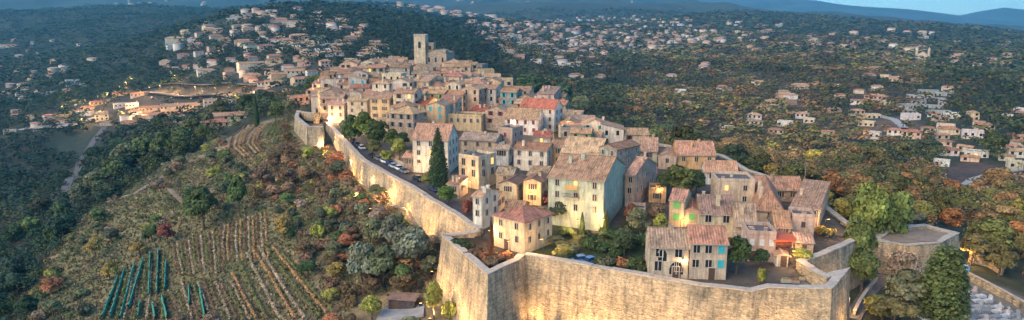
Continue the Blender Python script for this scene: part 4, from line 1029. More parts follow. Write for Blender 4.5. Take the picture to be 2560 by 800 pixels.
T('broad',1900,668,620,50,G_['dark green'],None,ds='dark garden tree'); T('shrub',1900,712,662,34,G_['yellow green'],'small yellow green column tree behind the front rampart',cat='shrub')
T('broad',2005,664,625,60,G_['yellow green'],'low bright yellow green tree beside the pale pavilion'); T('shrub',2062,590,560,50,G_['yellow'],None,ds='pale yellow bush',cat='shrub')
T('broad',1700,505,412,108,(.085,.10,.028),'round green tree between tall pink house and orange block'); T('broad',1665,500,430,60,(.06,.08,.03),None,ds='green tree'); T('broad',1740,490,425,50,G_['dark green'],None,ds='dark green tree')
for u, vb, vt, w, c, ds in [(880,375,292,60,(.06,.085,.022),'green village tree'),(915,372,284,72,(.10,.13,.025),'bright green village tree'),(950,385,300,70,(.055,.08,.022),'green village tree'),(985,395,325,60,(.08,.10,.028),'green village tree'),
    (870,352,300,46,G_['olive'],'olive village tree'),(1000,402,345,44,G_['yellow green'],'yellow green village tree'),(935,398,350,46,(.10,.10,.03),'yellow green village tree'),(1010,372,330,40,G_['dark green'],'dark village tree'),(965,410,375,40,G_['yellow green'],'yellow green village tree')]:
    T('broad',u,vb,vt,w,c,None,ds=ds,group='trees in the village square')
T('broad',1122,512,466,60,(.07,.11,.025),'rounded bright green tree behind rampart below the cypress'); T('broad',1075,470,430,50,G_['yellow green'],None,ds='yellow green tree'); T('shrub',1165,540,490,40,G_['red'],'red leaved bush beside the narrow white house',cat='shrub')
T('cypress',1228,652,540,16,(.16,.07,.03),'slender tree coloured with orange lamp glow at the corner of the red hipped roof house'); T('cypress',1515,590,525,22,(.12,.12,.03),'narrow yellow cypress at the corner of the green house'); T('cypress',1455,585,530,18,G_['dark green'],None,ds='thin dark cypress')  # slender tree: orange lamplight is painted into its crown colour
T('broad',1400,560,500,70,(.05,.065,.03),None,ds='dark garden tree'); T('shrub',1372,510,478,40,G_['red'],None,ds='red brown bush',cat='shrub'); T('broad',1600,590,520,70,G_['olive'],None,ds='olive garden tree'); T('broad',1640,580,505,60,G_['brown'],None,ds='brown garden tree')
T('broad',1580,560,510,50,G_['rust'],None,ds='rust brown garden tree'); T('broad',1650,600,530,46,G_['yellow green'],None,ds='yellow green garden tree'); T('broad',1560,640,580,70,(.05,.07,.03),None,ds='dark garden tree')
for i in range(46):
    u, v = random.uniform(1375, 1650), random.uniform(585, 690)
    if not inpoly(u, v, [(1380,590),(1640,585),(1625,690),(1500,672),(1375,650)]): continue
    T('shrub',u,v,v-random.uniform(18, 34),random.uniform(34, 60),random.choice([G_['dark green'],G_['mid green'],(.05,.07,.025),G_['olive']]),None,ds=random.choice(['low green garden shrub','dense green garden shrub']),cat='shrub',group='shrubs in the front garden')
T('shrub',1405,650,612,66,G_['yellow'],'yellow autumn bush behind the front rampart',cat='shrub'); T('shrub',1632,678,640,44,G_['yellow'],None,ds='yellow bush beside the cream house',cat='shrub'); T('shrub',1555,672,640,40,G_['rust'],None,ds='rust bush',cat='shrub')
# bastion terreplein scrub
for u, v, c in [(1215,650,'rust'),(1240,655,'brown'),(1265,652,'rust'),(1190,640,'brown'),(1165,625,'dark green'),(1150,615,'dark green'),(1225,668,'brown')]:
    T('shrub',u,v,v-24,46,tuple(k*.7 for k in G_[c]),None,ds=f'{c} bush on the front bastion',cat='shrub')
# trees on the left slope
for k, u, vb, vt, w, c, lb in [('broad',420,612,556,46,'red','rust red tree above the striped vineyard'),('broad',510,575,468,95,'mid green','large dark green tree group on the slope above the vineyard'),('broad',600,545,440,60,'mid green','tall green tree right of the large slope tree'),
    ('broad',560,500,450,50,'olive',None),('broad',480,520,470,50,'dark green',None),('broad',380,605,560,40,'mid green',None),('broad',365,610,575,26,'dark green',None),('shrub',350,640,605,50,'yellow',None),('shrub',275,700,655,50,'yellow','yellow bush at the left edge of the netted vines'),
    ('shrub',240,650,590,50,'yellow',None),('broad',1035,680,562,110,'grey green','big pale olive tree left of the front bastion'),('broad',985,655,540,80,'grey green',None),('broad',935,640,545,70,'olive',None),('broad',905,720,600,95,'grey green',None),('broad',960,720,610,90,'olive',None),
    ('broad',1010,730,660,70,'mid green',None),('broad',1075,700,640,60,'olive',None),('shrub',930,800,742,70,'yellow green','bright lime bush at the bottom edge left of the bastion'),('broad',1085,800,700,56,'yellow green','yellow green tree at the foot of the front bastion'),('shrub',1125,800,750,44,'yellow green',None),
    ('broad',845,452,400,64,'olive',None),('broad',720,470,420,60,'brown',None),('broad',660,470,420,60,'brown',None),('shrub',710,600,540,50,'yellow',None),('cypress',643,320,235,16,'dark green','slim cypress beside the terraces left of the small bastion'),('broad',690,310,255,50,'mid green',None),
    ('broad',720,290,250,44,'olive',None),('broad',455,385,318,70,'mid green',None),('broad',410,400,330,80,'mid green',None),('broad',360,415,345,80,'mid green',None),('broad',320,440,360,80,'olive',None),('broad',290,470,390,80,'mid green',None),('broad',480,350,305,60,'mid green',None),
    ('broad',240,500,430,70,'olive',None),('broad',205,520,460,60,'olive',None),('broad',160,560,500,60,'dark green',None),('broad',90,600,540,60,'mid green',None),('shrub',770,690,650,60,'dark green',None),('shrub',130,740,690,60,'rust',None),('broad',250,560,520,50,'mid green',None),('broad',520,330,280,40,'olive',None),
    ('broad',1330,260,190,110,'dark green','dark rounded tree mass behind the red roofed house'),('broad',1400,290,215,90,'dark green',None),('broad',1660,345,310,80,'mid green',None),('broad',1720,350,322,70,'yellow green',None),('broad',1640,350,318,50,'bright green',None),('broad',1450,300,240,70,'olive',None)]:
    if k == 'shrub': T(k,u,vb,vt,w,G_[c],lb,ds=f'{c} bush',cat='shrub')
    else: T(k,u,vb,vt,w,G_[c],lb,ds=f'{c} tree')

G_.update({k: tuple(q*1.12 for q in v) for k, v in G0.items()})
# ------------------------------------------------------------------ woodland and scrub by world position
def clear_of_villas(x, y):
    m = np.ones(len(x), bool); vx = np.array([v[0] for v in VIL]); vy = np.array([v[1] for v in VIL]); vr = np.array([v[2] for v in VIL])
    for a, b, r in zip(vx, vy, vr):
        d = math.hypot(a, b); ux, uy = -a/d, -b/d; k = 5+d*.005
        dx, dy = x-a, y-b; t = np.clip((dx*ux+dy*uy)/k, 0, 1)
        m &= np.hypot(dx-ux*k*t, dy-uy*k*t) > r*(.95-.35*t)+1.5
    return m
CLEAR = [[(240,620),(440,560),(680,540),(850,800),(220,830)], [(555,320),(650,285),(700,300),(690,350),(650,410),(570,415)], [(115,352),(245,332),(215,385),(140,402)], [(300,230),(600,224),(640,255),(360,258)],
         [(2320,415),(2450,405),(2560,430),(2560,470),(2380,480)], [(2380,660),(2450,670),(2640,790),(2600,900),(2280,900),(2290,780)], [(2070,330),(2240,292),(2320,320),(2140,340)], [(2130,600),(2420,545),(2420,720),(2180,760)],
         [(880,740),(1130,740),(1130,860),(880,860)],[(2120,720),(2220,690),(2200,820),(2100,830)],[(120,500),(160,470),(250,310),(290,310),(215,420),(200,500)]]
CLD = [350]*2+[1200]*4+[200]+[800]+[200]*3+[800,520]; CLD = [350, 350, 1300, 1300, 700, 220, 900, 220, 220, 220, 900]
SLOPE = [(1400,1000),(1300,790),(1120,640),(1060,540),(920,440),(800,350),(720,285),(620,300),(540,350),(430,400),(250,515),(170,600),(90,720),(30,1000)]

a0, a1 = -.80, .80

def sample(dmin, dmax, sp_fn):
    out = []; d = dmin
    while d < dmax:
        s = sp_fn(d); n = int((a1-a0)*d/s); az = a0+(np.arange(n)+RNG.uniform(-.45, .45, n))*(s/d); rr = d+RNG.uniform(-.45, .45, n)*s
        out.append(np.stack([rr*np.sin(az), rr*np.cos(az), np.full(n, s)], 1)); d += s*.92
    return np.concatenate(out)
T_ = sample(105, 3400, lambda d: 4.9+d*.0058)
x, y, sp = T_.T
keep = ~inpoly(x, y, POLY) & (segdist(x, y, POLY) > 4.5) & (segdist(x, y, [(p.x, p.y) for p in BC]) > 4) & ~inpoly(x, y, [(p.x, p.y) for p in BC])
x, y, sp = x[keep], y[keep], sp[keep]
z = glook(GZ, x, y); u, v, dep = proj(x, y, z); d = np.hypot(x, y)
keep = np.ones(len(x), bool)
for pl, dm in zip(CLEAR, CLD): keep &= ~(inpoly(u, v, pl) & (d < dm))
slope = inpoly(u, v, SLOPE) & (d < 350); keep &= ~slope
dens = vnoise(x/70, y/70, 55); keep &= RNG.random(len(x)) < np.where(d < 600, .93, .9-.25*(dens < .3))
keep &= clear_of_villas(x, y)
keep &= ~((d < 200) & (u > 1150) & (u < 2190) & (v > 640))
x, y, z, sp, u, v, dep, d = [q[keep] for q in (x, y, z, sp, u, v, dep, d)]
def pick(opts, n): 
    c = np.array([G_[o] if isinstance(o, str) else o for o, _ in opts]); p = np.array([q for _, q in opts], float); k = RNG.choice(len(c), n, p=p/p.sum()); return c[k], k
n = len(x); nn = vnoise(x/45, y/45, 61)
leftc, lk = pick([('dark green', 5), ('blue green', 6), ('mid green', 2), ('olive', 1.5), ('brown', .6)], n)  # dark pine greens, cooled to carry the left valley's blue shade
rightc, rk = pick([('dark green', 4), ('mid green', 3), ('olive', 4), ('brown', 3.6), ('pale brown', 1.1), ('rust', .35), ('yellow green', .5)], n)
farc, fk = pick([('dark green', 5), ('blue green', 3), ('mid green', 2), ('olive', 2), ('brown', 1)], n)
brownzone = inpoly(u, v, [(1620,90),(1960,80),(2300,110),(2330,260),(2150,420),(1900,430),(1640,380),(1560,250)]) & (d > 300) & (nn > .28)
nearright = (u > 1900) & (d < 420)
colr = np.where((brownzone | nearright)[:, None], rightc, np.where((u < 1250)[:, None], leftc, farc))
kk = np.where(brownzone | nearright, rk, np.where(u < 1250, lk, fk)); setn = np.where(brownzone | nearright, 1, np.where(u < 1250, 0, 2))
avg = np.array([colr[setn == k].mean(0) if (setn == k).any() else np.zeros(3) for k in range(3)]); colr = colr*.62+avg[setn]*.38
colr = colr*np.where((u < 1250)[:, None], np.array([1.2, 1.08, .85]), np.array([1.42, 1.18, .86]))
NAMES = [['dark green', 'blue green', 'green', 'olive', 'brown'], ['dark green', 'green', 'olive', 'brown', 'pale brown', 'rust', 'yellow green'], ['dark green', 'blue green', 'green', 'olive', 'brown']]
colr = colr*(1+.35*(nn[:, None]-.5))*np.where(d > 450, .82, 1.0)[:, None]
deep = (u < 330) & (v > 330) & (d > 170); colr[deep] = colr[deep]*np.array([.62, .85, .95])  # left valley trees darker and bluer: the valley's shade sits in their colour
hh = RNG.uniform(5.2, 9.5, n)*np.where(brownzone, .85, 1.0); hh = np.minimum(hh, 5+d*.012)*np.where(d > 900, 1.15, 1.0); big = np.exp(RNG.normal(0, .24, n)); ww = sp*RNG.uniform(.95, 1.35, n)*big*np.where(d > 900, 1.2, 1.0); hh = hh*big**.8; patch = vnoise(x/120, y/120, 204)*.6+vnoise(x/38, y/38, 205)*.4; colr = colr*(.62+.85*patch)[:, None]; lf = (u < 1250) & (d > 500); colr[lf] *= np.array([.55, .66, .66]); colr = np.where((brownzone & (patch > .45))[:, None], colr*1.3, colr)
# individual trees: the ones that show largest
def visible(x, y, z, h):
    uu_, vv_, dd_ = proj(x, y, z+h*.7)
    if not (-20 < uu_ < 2580 and -20 < vv_ < 830): return False
    p = pt(uu_, vv_); return p is None or math.hypot(p.x, p.y) > math.hypot(x, y)-6
order = np.argsort(-ww*hh/d**2); ind = np.zeros(n, bool); cnt = 0; NT = sum(1 for t in THINGS if t[2] == 'tree')
for i in order:
    if cnt >= 214: break
    if visible(x[i], y[i], z[i], hh[i]):
        ind[i] = True; cnt += 1
        k = 'broad' if RNG.random() < .9 else 'pine'
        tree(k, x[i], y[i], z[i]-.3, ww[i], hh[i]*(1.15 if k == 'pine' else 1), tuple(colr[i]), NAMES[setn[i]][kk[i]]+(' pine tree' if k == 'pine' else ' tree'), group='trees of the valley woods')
print('individual trees', cnt, 'wood', n)
# the rest: one woodland mass
def merge(lib, x, y, z, sx, sz, cols):
    Vs, Fs, Cs = [], [], []; off = 0; k = RNG.integers(0, len(lib), len(x)); rot = RNG.uniform(0, 6.28, len(x))
    for j, (V_, F_, C_) in enumerate(lib):
        s = np.where(k == j)[0]
        if not len(s): continue
        c, sn = np.cos(rot[s])[:, None], np.sin(rot[s])[:, None]
        X = (V_[None, :, 0]*c-V_[None, :, 1]*sn)*sx[s, None]+x[s, None]; Y = (V_[None, :, 0]*sn+V_[None, :, 1]*c)*sx[s, None]+y[s, None]; Z = V_[None, :, 2]*sz[s, None]+z[s, None]
        Vs.append(np.stack([X, Y, Z], -1).reshape(-1, 3)); Fs.append((F_[None]+np.arange(len(s))[:, None, None]*len(V_)+off).reshape(-1, F_.shape[1])); off += len(s)*len(V_)
        Cs.append((C_[None]*cols[s][:, None]).reshape(-1, 3))
    return np.concatenate(Vs), np.concatenate(Fs), np.concatenate(Cs)
def small_crown(nl, per, size):
    cs, rs = [], []
    for i in range(nl):
        a = random.uniform(0, 6.28); q = math.sqrt(random.random())*.3; cs.append((q*math.cos(a), q*math.sin(a), random.uniform(.38, .78))); rs.append(random.uniform(.17, .27))
    V_, F_, C_ = leaf_cloud(np.array(cs), rs, per, size, .9); return V_, F_, C_
def dome(nr=3, ns=7):
    V_ = [(0, 0, 1.0*random.uniform(.9, 1.05))]; F_ = []
    for r in range(1, nr+1):
        for s in range(ns):
            t = r/nr*1.75; a = 2*math.pi*(s+.5*(r % 2))/ns; k = random.uniform(.78, 1.2); V_.append((.5*math.sin(t)*math.cos(a)*k, .5*math.sin(t)*math.sin(a)*k, max(.05, .52+.46*math.cos(t)*k)))
    for s in range(ns): F_.append((0, 1+s, 1+(s+1) % ns, 1+(s+1) % ns))
    for r in range(1, nr):
        for s in range(ns):
            a = 1+(r-1)*ns; b_ = 1+r*ns; F_.append((a+s, b_+s, b_+(s+1) % ns, a+(s+1) % ns))
    V_ = np.array(V_); F_ = np.array(F_); F3 = []
    for f in F_:
        F3.append((f[0], f[1], f[2]));
        if f[3] != f[2]: F3.append((f[0], f[2], f[3]))
    F3 = np.array(F3); C_ = RNG.uniform(.62, 1.4, len(F3))[:, None]*np.ones(3); return V_, F3, C_
libA = [small_crown(9, 330, .052) for i in range(6)]      # leafy, near
libB = [dome() for i in range(8)]                # far lumps
rest = ~ind; nr_ = rest & (d < 480); mr_ = rest & (d >= 480) & (d < 1150); fr_ = rest & (d >= 1150)
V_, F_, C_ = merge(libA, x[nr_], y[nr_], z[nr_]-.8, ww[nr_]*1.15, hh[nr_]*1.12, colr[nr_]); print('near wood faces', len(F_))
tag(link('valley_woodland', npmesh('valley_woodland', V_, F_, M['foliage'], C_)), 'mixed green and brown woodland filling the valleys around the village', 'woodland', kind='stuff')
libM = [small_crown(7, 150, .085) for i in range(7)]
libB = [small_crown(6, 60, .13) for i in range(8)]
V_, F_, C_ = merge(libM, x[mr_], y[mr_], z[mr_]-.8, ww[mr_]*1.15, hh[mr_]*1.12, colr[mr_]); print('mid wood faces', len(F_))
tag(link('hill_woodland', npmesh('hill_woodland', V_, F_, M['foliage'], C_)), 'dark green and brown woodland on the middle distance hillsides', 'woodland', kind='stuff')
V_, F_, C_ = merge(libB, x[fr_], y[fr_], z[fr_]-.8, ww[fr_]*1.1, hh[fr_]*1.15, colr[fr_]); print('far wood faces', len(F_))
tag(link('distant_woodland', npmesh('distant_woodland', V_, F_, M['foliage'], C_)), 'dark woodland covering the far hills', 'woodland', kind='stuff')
G_.update({k: tuple(min(.5, q*1.75) for q in v) for k, v in G0.items()})
# scrub on the left slope
S_ = sample(100, 350, lambda d: 2.5)
x, y, sp = S_.T; keep = ~inpoly(x, y, POLY) & (segdist(x, y, POLY) > 3.2); x, y = x[keep], y[keep]; z = glook(GZ, x, y); u, v, dep = proj(x, y, z); d = np.hypot(x, y)
keep = inpoly(u, v, SLOPE) & (d < 350)
for pl, dm in zip(CLEAR[:2], CLD[:2]): keep &= ~(inpoly(u, v, pl) & (d < dm))
keep &= ~inpoly(u, v, CLEAR[8])
lushness = vnoise(x/22, y/22, 91); dens = np.where(u < 650, .24+.34*(lushness > .52), .68)
keep &= RNG.random(len(x)) < dens
x, y, z, u, v, d, lushness = [q[keep] for q in (x, y, z, u, v, d, lushness)]; n = len(x)
cA, kA = pick([('brown', 6), ((.15,.10,.05), 5), ('rust', 1.2), ('olive', 2), ('mid green', 1), ('yellow green', .7), ('yellow', .25)], n); nmA = ['brown', 'pale brown', 'rust', 'olive', 'green', 'yellow green', 'yellow']
cB, kB = pick([('olive', 6), ((.085,.10,.055), 3), ('mid green', 3), ('brown', 2), ('pale brown', 2), ('yellow green', 1), ('yellow', .3)], n); nmB = ['olive', 'grey green', 'green', 'brown', 'pale brown', 'yellow green', 'yellow']
left_ = (u < 620) | (vnoise(x/18, y/18, 33) > .72); colr = np.where(left_[:, None], cB, cA); colr = colr*(1+.5*(lushness[:, None]-.5))
wv_ = np.clip(2.6*np.exp(RNG.normal(0, .38, n)), 1.3, 6.5)*np.where(u > 820, 1.25, 1.0); hv = wv_*RNG.uniform(.55, .95, n)
order = np.argsort(-(wv_*hv)/d**2); ind = np.zeros(n, bool); c_ = 0
for i in order:
    if c_ >= 200: break
    if visible(x[i], y[i], z[i], hv[i]):
        ind[i] = True; c_ += 1; nm = nmB[kB[i]] if left_[i] else nmA[kA[i]]
        tree('shrub', x[i], y[i], z[i]-.15, wv_[i], hv[i], tuple(colr[i]), nm+' shrub on dry slope', cat='shrub', group='shrubs of the dry slope')
r = ~ind; libS = [small_crown(7, 300, .06) for i in range(5)]
V_, F_, C_ = merge(libS, x[r], y[r], z[r]-.3, wv_[r]*1.25, hv[r]*1.2, colr[r]); print('scrub faces', len(F_), n)
tag(link('hillside_scrub', npmesh('hillside_scrub', V_, F_, M['foliage'], C_)), 'tangled dry brown and olive scrub over the left slope', 'scrub', kind='stuff')
# grass tufts
S_ = sample(100, 300, lambda d: 1.15)
x, y, sp = S_.T; keep = ~inpoly(x, y, POLY) & (segdist(x, y, POLY) > 2.4); x, y = x[keep], y[keep]; z = glook(GZ, x, y); u, v, dep = proj(x, y, z); d = np.hypot(x, y)
keep = (u > -60) & (u < 2620) & (v < 860) & (u < 1400) & ~inpoly(u, v, CLEAR[8]); x, y, z, u, v = [q[keep] for q in (x, y, z, u, v)]; n = len(x)
c_, _ = pick([((.30,.23,.12), 5), ('olive', 4), ('brown', 2), ((.14,.15,.06), 4), ((.24,.19,.11), 2)], n)
tuft = []
for i in range(4):
    P_ = np.zeros((4*6, 3)); 
    for j in range(6):
        a = random.uniform(0, 6.28); c = np.array([random.uniform(-.3, .3), random.uniform(-.3, .3), 0]); t = np.array([math.cos(a), math.sin(a), 0])*.22; up = np.array([random.uniform(-.2, .2), random.uniform(-.2, .2), random.uniform(.5, 1)])
        P_[j*4:(j+1)*4] = [c-t, c+t, c+t*.4+up, c-t*.4+up]
    tuft.append((P_, np.arange(24).reshape(6, 4), RNG.uniform(.6, 1.4, 6)[:, None]*np.ones(3)))
V_, F_, C_ = merge(tuft, x, y, z-.05, RNG.uniform(.8, 1.7, n), RNG.uniform(.35, .8, n), c_); print('grass', len(F_))
tag(link('dry_grass', npmesh('dry_grass', V_, F_, M['foliage'], C_)), 'dry grass and low growth over the left slope', 'grass', kind='stuff')
# ------------------------------------------------------------------ vineyard rows
def vine_row(px, col, w=.8, h=1.1, ds='brown vine row', net=False, group='vine rows on the terraced slope'):
    P_ = pxl(px)
    if len(P_) < 2: return
    Q = subdiv(P_, 1.6); o = empty('netting_row' if net else 'vine_row', P_[0]); b0 = P_[0]
    if net:
        mb = MB()
        for a, b in zip(Q[:-1], Q[1:]):
            dr = (b-a).normalized(); n = Vector((dr.y, -dr.x, 0)).normalized()*w*.5
            hn = h*random.uniform(.75, 1.12); za, zb_ = ground(a.x, a.y)-b0.z, ground(b.x, b.y)-b0.z; A_, B_ = a-b0, b-b0; A_.z = za; B_.z = zb_; u1 = Vector((0, 0, hn)); n1 = n*random.uniform(.15, .5); o1 = Vector((0,0,.1))
            q = [A_-n+o1, A_-n1+u1, A_+n1+u1, A_+n+o1]; r = [B_-n+o1, B_-n1+u1, B_+n1+u1, B_+n+o1]
            for i in range(3): mb.face([q[i], r[i], r[i+1], q[i+1]], M['net'])
        mb.build('netting', o)
    cs = []
    for q in subdiv(P_, .75): cs.append((q.x-b0.x+random.uniform(-.1, .1), q.y-b0.y+random.uniform(-.1, .1), ground(q.x, q.y)-b0.z+h*.55))
    if not net:
        V_, F_, C_ = leaf_cloud(np.array(cs), [w*.5*random.uniform(.8, 1.15) for _ in cs], 150, .17, 1.1); link('foliage', npmesh('foliage', V_, F_, M['foliage'], C_), o, color=col)
    THINGS.append((o, ds, 'netting row' if net else 'vine row', .5)); tag(o, None, 'netting row' if net else 'vine row', group)
BRN, PB, OL, OR = (.22,.135,.08), (.42,.32,.21), (.16,.17,.06), (.46,.27,.12)
for a, b in [((376,634),(372,745)),((396,628),(392,738)),((415,660),(412,728)),((336,668),(300,800)),((358,655),(322,775)),((312,680),(275,800)),((295,700),(255,800)),((350,760),(345,800)),((382,765),(388,800)),((405,748),(418,800)),((472,722),(474,765)),((500,728),(512,800))]:
    m_ = ((a[0]+b[0])/2, (a[1]+b[1])/2); vine_row([a, m_, b], None, .5, 1.35, 'teal green netted vine row', True, 'teal netted rows')
for i in range(8): vine_row([(304+i*15, 690-i*7), (290+i*17, 740), (272+i*19, 800)], [BRN, OL, PB][i % 3], .55, 1.0, ['brown vine row', 'olive vine row', 'pale brown vine row'][i % 3])
for i in range(13): vine_row([(432+i*10, 612-i*3), (438+i*10, 650), (450+i*9, 692-(i % 3)*4)], [BRN, PB, OL][i % 3], .6, 1.0, ['brown vine row', 'pale brown vine row', 'olive vine row'][i % 3])
for i in range(12): vine_row([(552+i*10, 572-i*3.4), (546+i*11, 610), (550+i*11, 655)], [BRN, PB, OR][i % 3], .6, 1.0, ['brown vine row', 'pale brown vine row', 'orange brown vine row'][i % 3])
for i in range(12): vine_row([(440+i*14, 712-(i % 2)*6), (452+i*15, 755), (464+i*16, 802)], [OL, PB, BRN][i % 3], .6, 1.0, ['olive vine row', 'pale brown vine row', 'brown vine row'][i % 3])
for a, b, c, k in [((632,625),(680,700),(738,800),2),((648,622),(698,705),(762,800),1),((662,618),(725,705),(800,795),0),((682,622),(745,700),(815,785),2),((700,630),(765,708),(832,782),0),((618,640),(655,715),(700,800),1),((600,660),(630,730),(668,800),0),((582,690),(610,745),(640,800),2)]:
    vine_row([a, b, c], [OL, PB, OR][k], .8, 1.2, ['long olive vine row', 'long pale vine row', 'long orange brown vine row'][k])
for i in range(7): vine_row([(604+i*9, 398-i*3), (575+i*11, 375-i*3), (582+i*12, 345-i*2), (612+i*11, 318-i)], [BRN, PB, OR][i % 3], .8, 1.2, ['curved brown terrace row', 'curved pale terrace row', 'curved orange brown terrace row'][i % 3], group='curved rows on the upper terraces')
for i in range(4): vine_row([(662+i*14, 350-i*4), (676+i*14, 325-i*4), (690+i*10, 305-i*2)], OL, .8, 1.0, 'green terrace row', group='curved rows on the upper terraces')

# ------------------------------------------------------------------ cars
def car_meshes():
    b = MB(); sec = [(-2.1,.35,.62),(-2.05,.35,.8),(-1.5,.3,.92),(1.6,.3,.9),(2.1,.35,.72),(2.15,.35,.55)]
    for (x0, l0, h0), (x1, l1, h1) in zip(sec[:-1], sec[1:]):
        for s in (-1, 1): f = [(x0,s*.85,l0),(x1,s*.85,l1),(x1,s*.82,h1),(x0,s*.82,h0)]; b.face(f if s < 0 else f[::-1], M['paint'])
        b.face([(x0,-.82,h0),(x1,-.82,h1),(x1,.82,h1),(x0,.82,h0)], M['paint'])
    b.face([(-2.1,-.85,.35),(-2.1,-.82,.62),(-2.1,.82,.62),(-2.1,.85,.35)], M['paint']); b.face([(2.15,-.85,.35),(2.15,.85,.35),(2.15,.82,.55),(2.15,-.82,.55)], M['paint'])
    b.face([(-2.1,.85,.35),(2.15,.85,.35),(2.15,-.85,.35),(-2.1,-.85,.35)], M['dark'])
    c = MB(); lo = [(-1.75,.92),(1.15,.9)]; hi = [(-1.2,1.42),(.5,1.42)]
    for s in (-1, 1): f = [(lo[0][0],s*.78,.9),(lo[1][0],s*.78,.9),(hi[1][0],s*.62,1.42),(hi[0][0],s*.62,1.42)]; c.face(f if s < 0 else f[::-1], M['glass'])
    c.face([(1.15,-.78,.9),(1.15,.78,.9),(.5,.62,1.42),(.5,-.62,1.42)], M['glass']); c.face([(-1.75,.78,.9),(-1.75,-.78,.9),(-1.2,-.62,1.42),(-1.2,.62,1.42)], M['glass'])
    t = MB(); t.box(-1.2, .5, -.62, .62, 1.42, 1.47, M['paint'])
    w = MB(); n = 12
    a = [(.33*math.cos(2*math.pi*i/n), -.1, .33*math.sin(2*math.pi*i/n)) for i in range(n)]; e = [(p[0], .1, p[2]) for p in a]
    w.face(a, M['dark']); w.face(e[::-1], M['dark']); [w.face([a[i], e[i], e[(i+1) % n], a[(i+1) % n]], M['tyre']) for i in range(n)]
    l = MB(); l.box(2.12, 2.17, -.12, .12, .56, .68, M['white'])
    return b.mesh('body'), c.mesh('windows'), t.mesh('roof'), w.mesh('wheel'), l.mesh('headlight')
CM = car_meshes()
CC = {'white': (.7,.7,.7), 'silver': (.4,.42,.45), 'dark blue': (.03,.05,.12), 'black': (.02,.02,.025), 'blue': (.05,.22,.5), 'grey': (.15,.16,.17), 'red': (.4,.03,.02)}
def car(x, y, z, rot, c, place, group=None):
    o = empty('parked_car', (x, y, z), rot)
    link('body', CM[0], o, color=CC[c]); link('windows', CM[1], o); link('roof', CM[2], o, color=CC[c])
    for a in (-1.35, 1.35):
        for s in (-1, 1): link('wheel', CM[3], o, (a, s*.78, .33))
    for s in (-1, 1): link('headlight', CM[4], o, (0, s*.6, 0))
    THINGS.append((o, f'{c} parked car {place}', 'car', .7)); tag(o, None, 'car', group)
def road_car(u, v, c, place, da=0, group='cars parked behind the rampart'):
    p = pt(u, v)
    if p is None: return
    k = min(range(len(WEST)-1), key=lambda i: ((WEST[i]+WEST[i+1])/2-p).length); t = WEST[k+1]-WEST[k]
    car(p.x, p.y, ground(p.x, p.y)+.12, math.atan2(t.y, t.x)+da, c, place, group)
for u, v, c in [(893,366,'dark blue'),(905,374,'silver'),(883,356,'black'),(948,402,'grey'),(962,408,'white'),(975,414,'dark blue'),(985,421,'silver'),(998,426,'white'),(1010,433,'grey'),(866,344,'black'),(1045,452,'black'),(930,393,'black'),(1085,478,'dark blue')]:
    road_car(u, v, c, 'behind the long rampart')
p = pt(1455, 655); car(p.x, p.y, ground(p.x, p.y)+.02, R(15), 'blue', 'in the front garden'); p = pt(1478, 658); car(p.x, p.y, ground(p.x, p.y)+.02, R(40), 'blue', 'in the front garden')
for u, v, c in [(380,247,'white'),(410,248,'grey'),(432,247,'silver'),(455,248,'dark blue'),(480,249,'white'),(505,247,'red'),(530,248,'silver'),(395,240,'black'),(445,240,'white'),(495,240,'grey'),(545,242,'white'),(590,244,'silver'),(610,243,'black'),(340,244,'silver'),(150,322,'white'),(90,330,'silver')]:
    p = pt(u, v)
    if p: car(p.x, p.y, ground(p.x, p.y)+.8, R(random.uniform(60, 120)), c, 'in the lit lower town', 'cars in the lower town')
# ------------------------------------------------------------------ lamps
sun_warm = (1.0, .56, .22)
def lampmesh(h):
    a = MB(); a.cyl(0, 0, -.5, h, .09, .06, 6, M['dark']); a.obox((0,0,h), (.9,0,h+.15), .08, .08, M['dark'])
    b = MB(); b.box(.55, 1.15, -.16, .16, h-.02, h+.1, M['dark']); b.box(.6, 1.1, -.12, .12, h-.12, h-.02, M['glow']); return a.mesh('pole'), b.mesh('lamp_head')
LMP = {h: lampmesh(h) for h in (4, 5, 8)}
def lamp(u, v, power, h=5, ds='street lamp', rot=0, where=None, p=None, group='street lamps', rad=.4):
    p = p or pt(u, v)
    if p is None: return
    o = empty('street_lamp', (p.x, p.y, ground(p.x, p.y)), rot); a, b = LMP[h]; link('pole', a, o); link('lamp_head', b, o)
    ld = bpy.data.lights.new('lamp_light', 'POINT'); ld.energy = power; ld.color = sun_warm; ld.shadow_soft_size = rad; ld.use_custom_distance = False
    lo = bpy.data.objects.new('lamp_light', ld); COL.objects.link(lo); lo.parent = o; lo.location = (.85, 0, h-.45)
    THINGS.append((o, ds, 'street lamp', h)); tag(o, None, 'street lamp', group)
KL = 1.0
for u, v in [(178,252),(160,285),(190,280),(216,268),(238,282),(245,258),(272,250),(300,232),(318,222),(345,272),(375,236),(402,232),(430,236),(452,250),(490,236),(508,246),(540,240),(575,240),(612,238),(255,296),(350,300),(420,312),(330,212),(440,206),(205,318),(470,282),(545,280),(592,262),(310,300),(385,305)]:
    lamp(u, v, 6500*KL, 8, 'tall orange street lamp in the lower town', random.uniform(0, 6), group='lamps of the lower town', rad=.8)
for u, v, pw in [(1004,552,300),(960,512,250),(925,478,250),(1078,636,500),(1040,640,400),(880,430,250),(1150,745,1200)]:
    lamp(u, v, pw*KL, 4, 'orange lamp on the outer foot of the rampart', random.uniform(0, 6), group='lamps outside the ramparts')
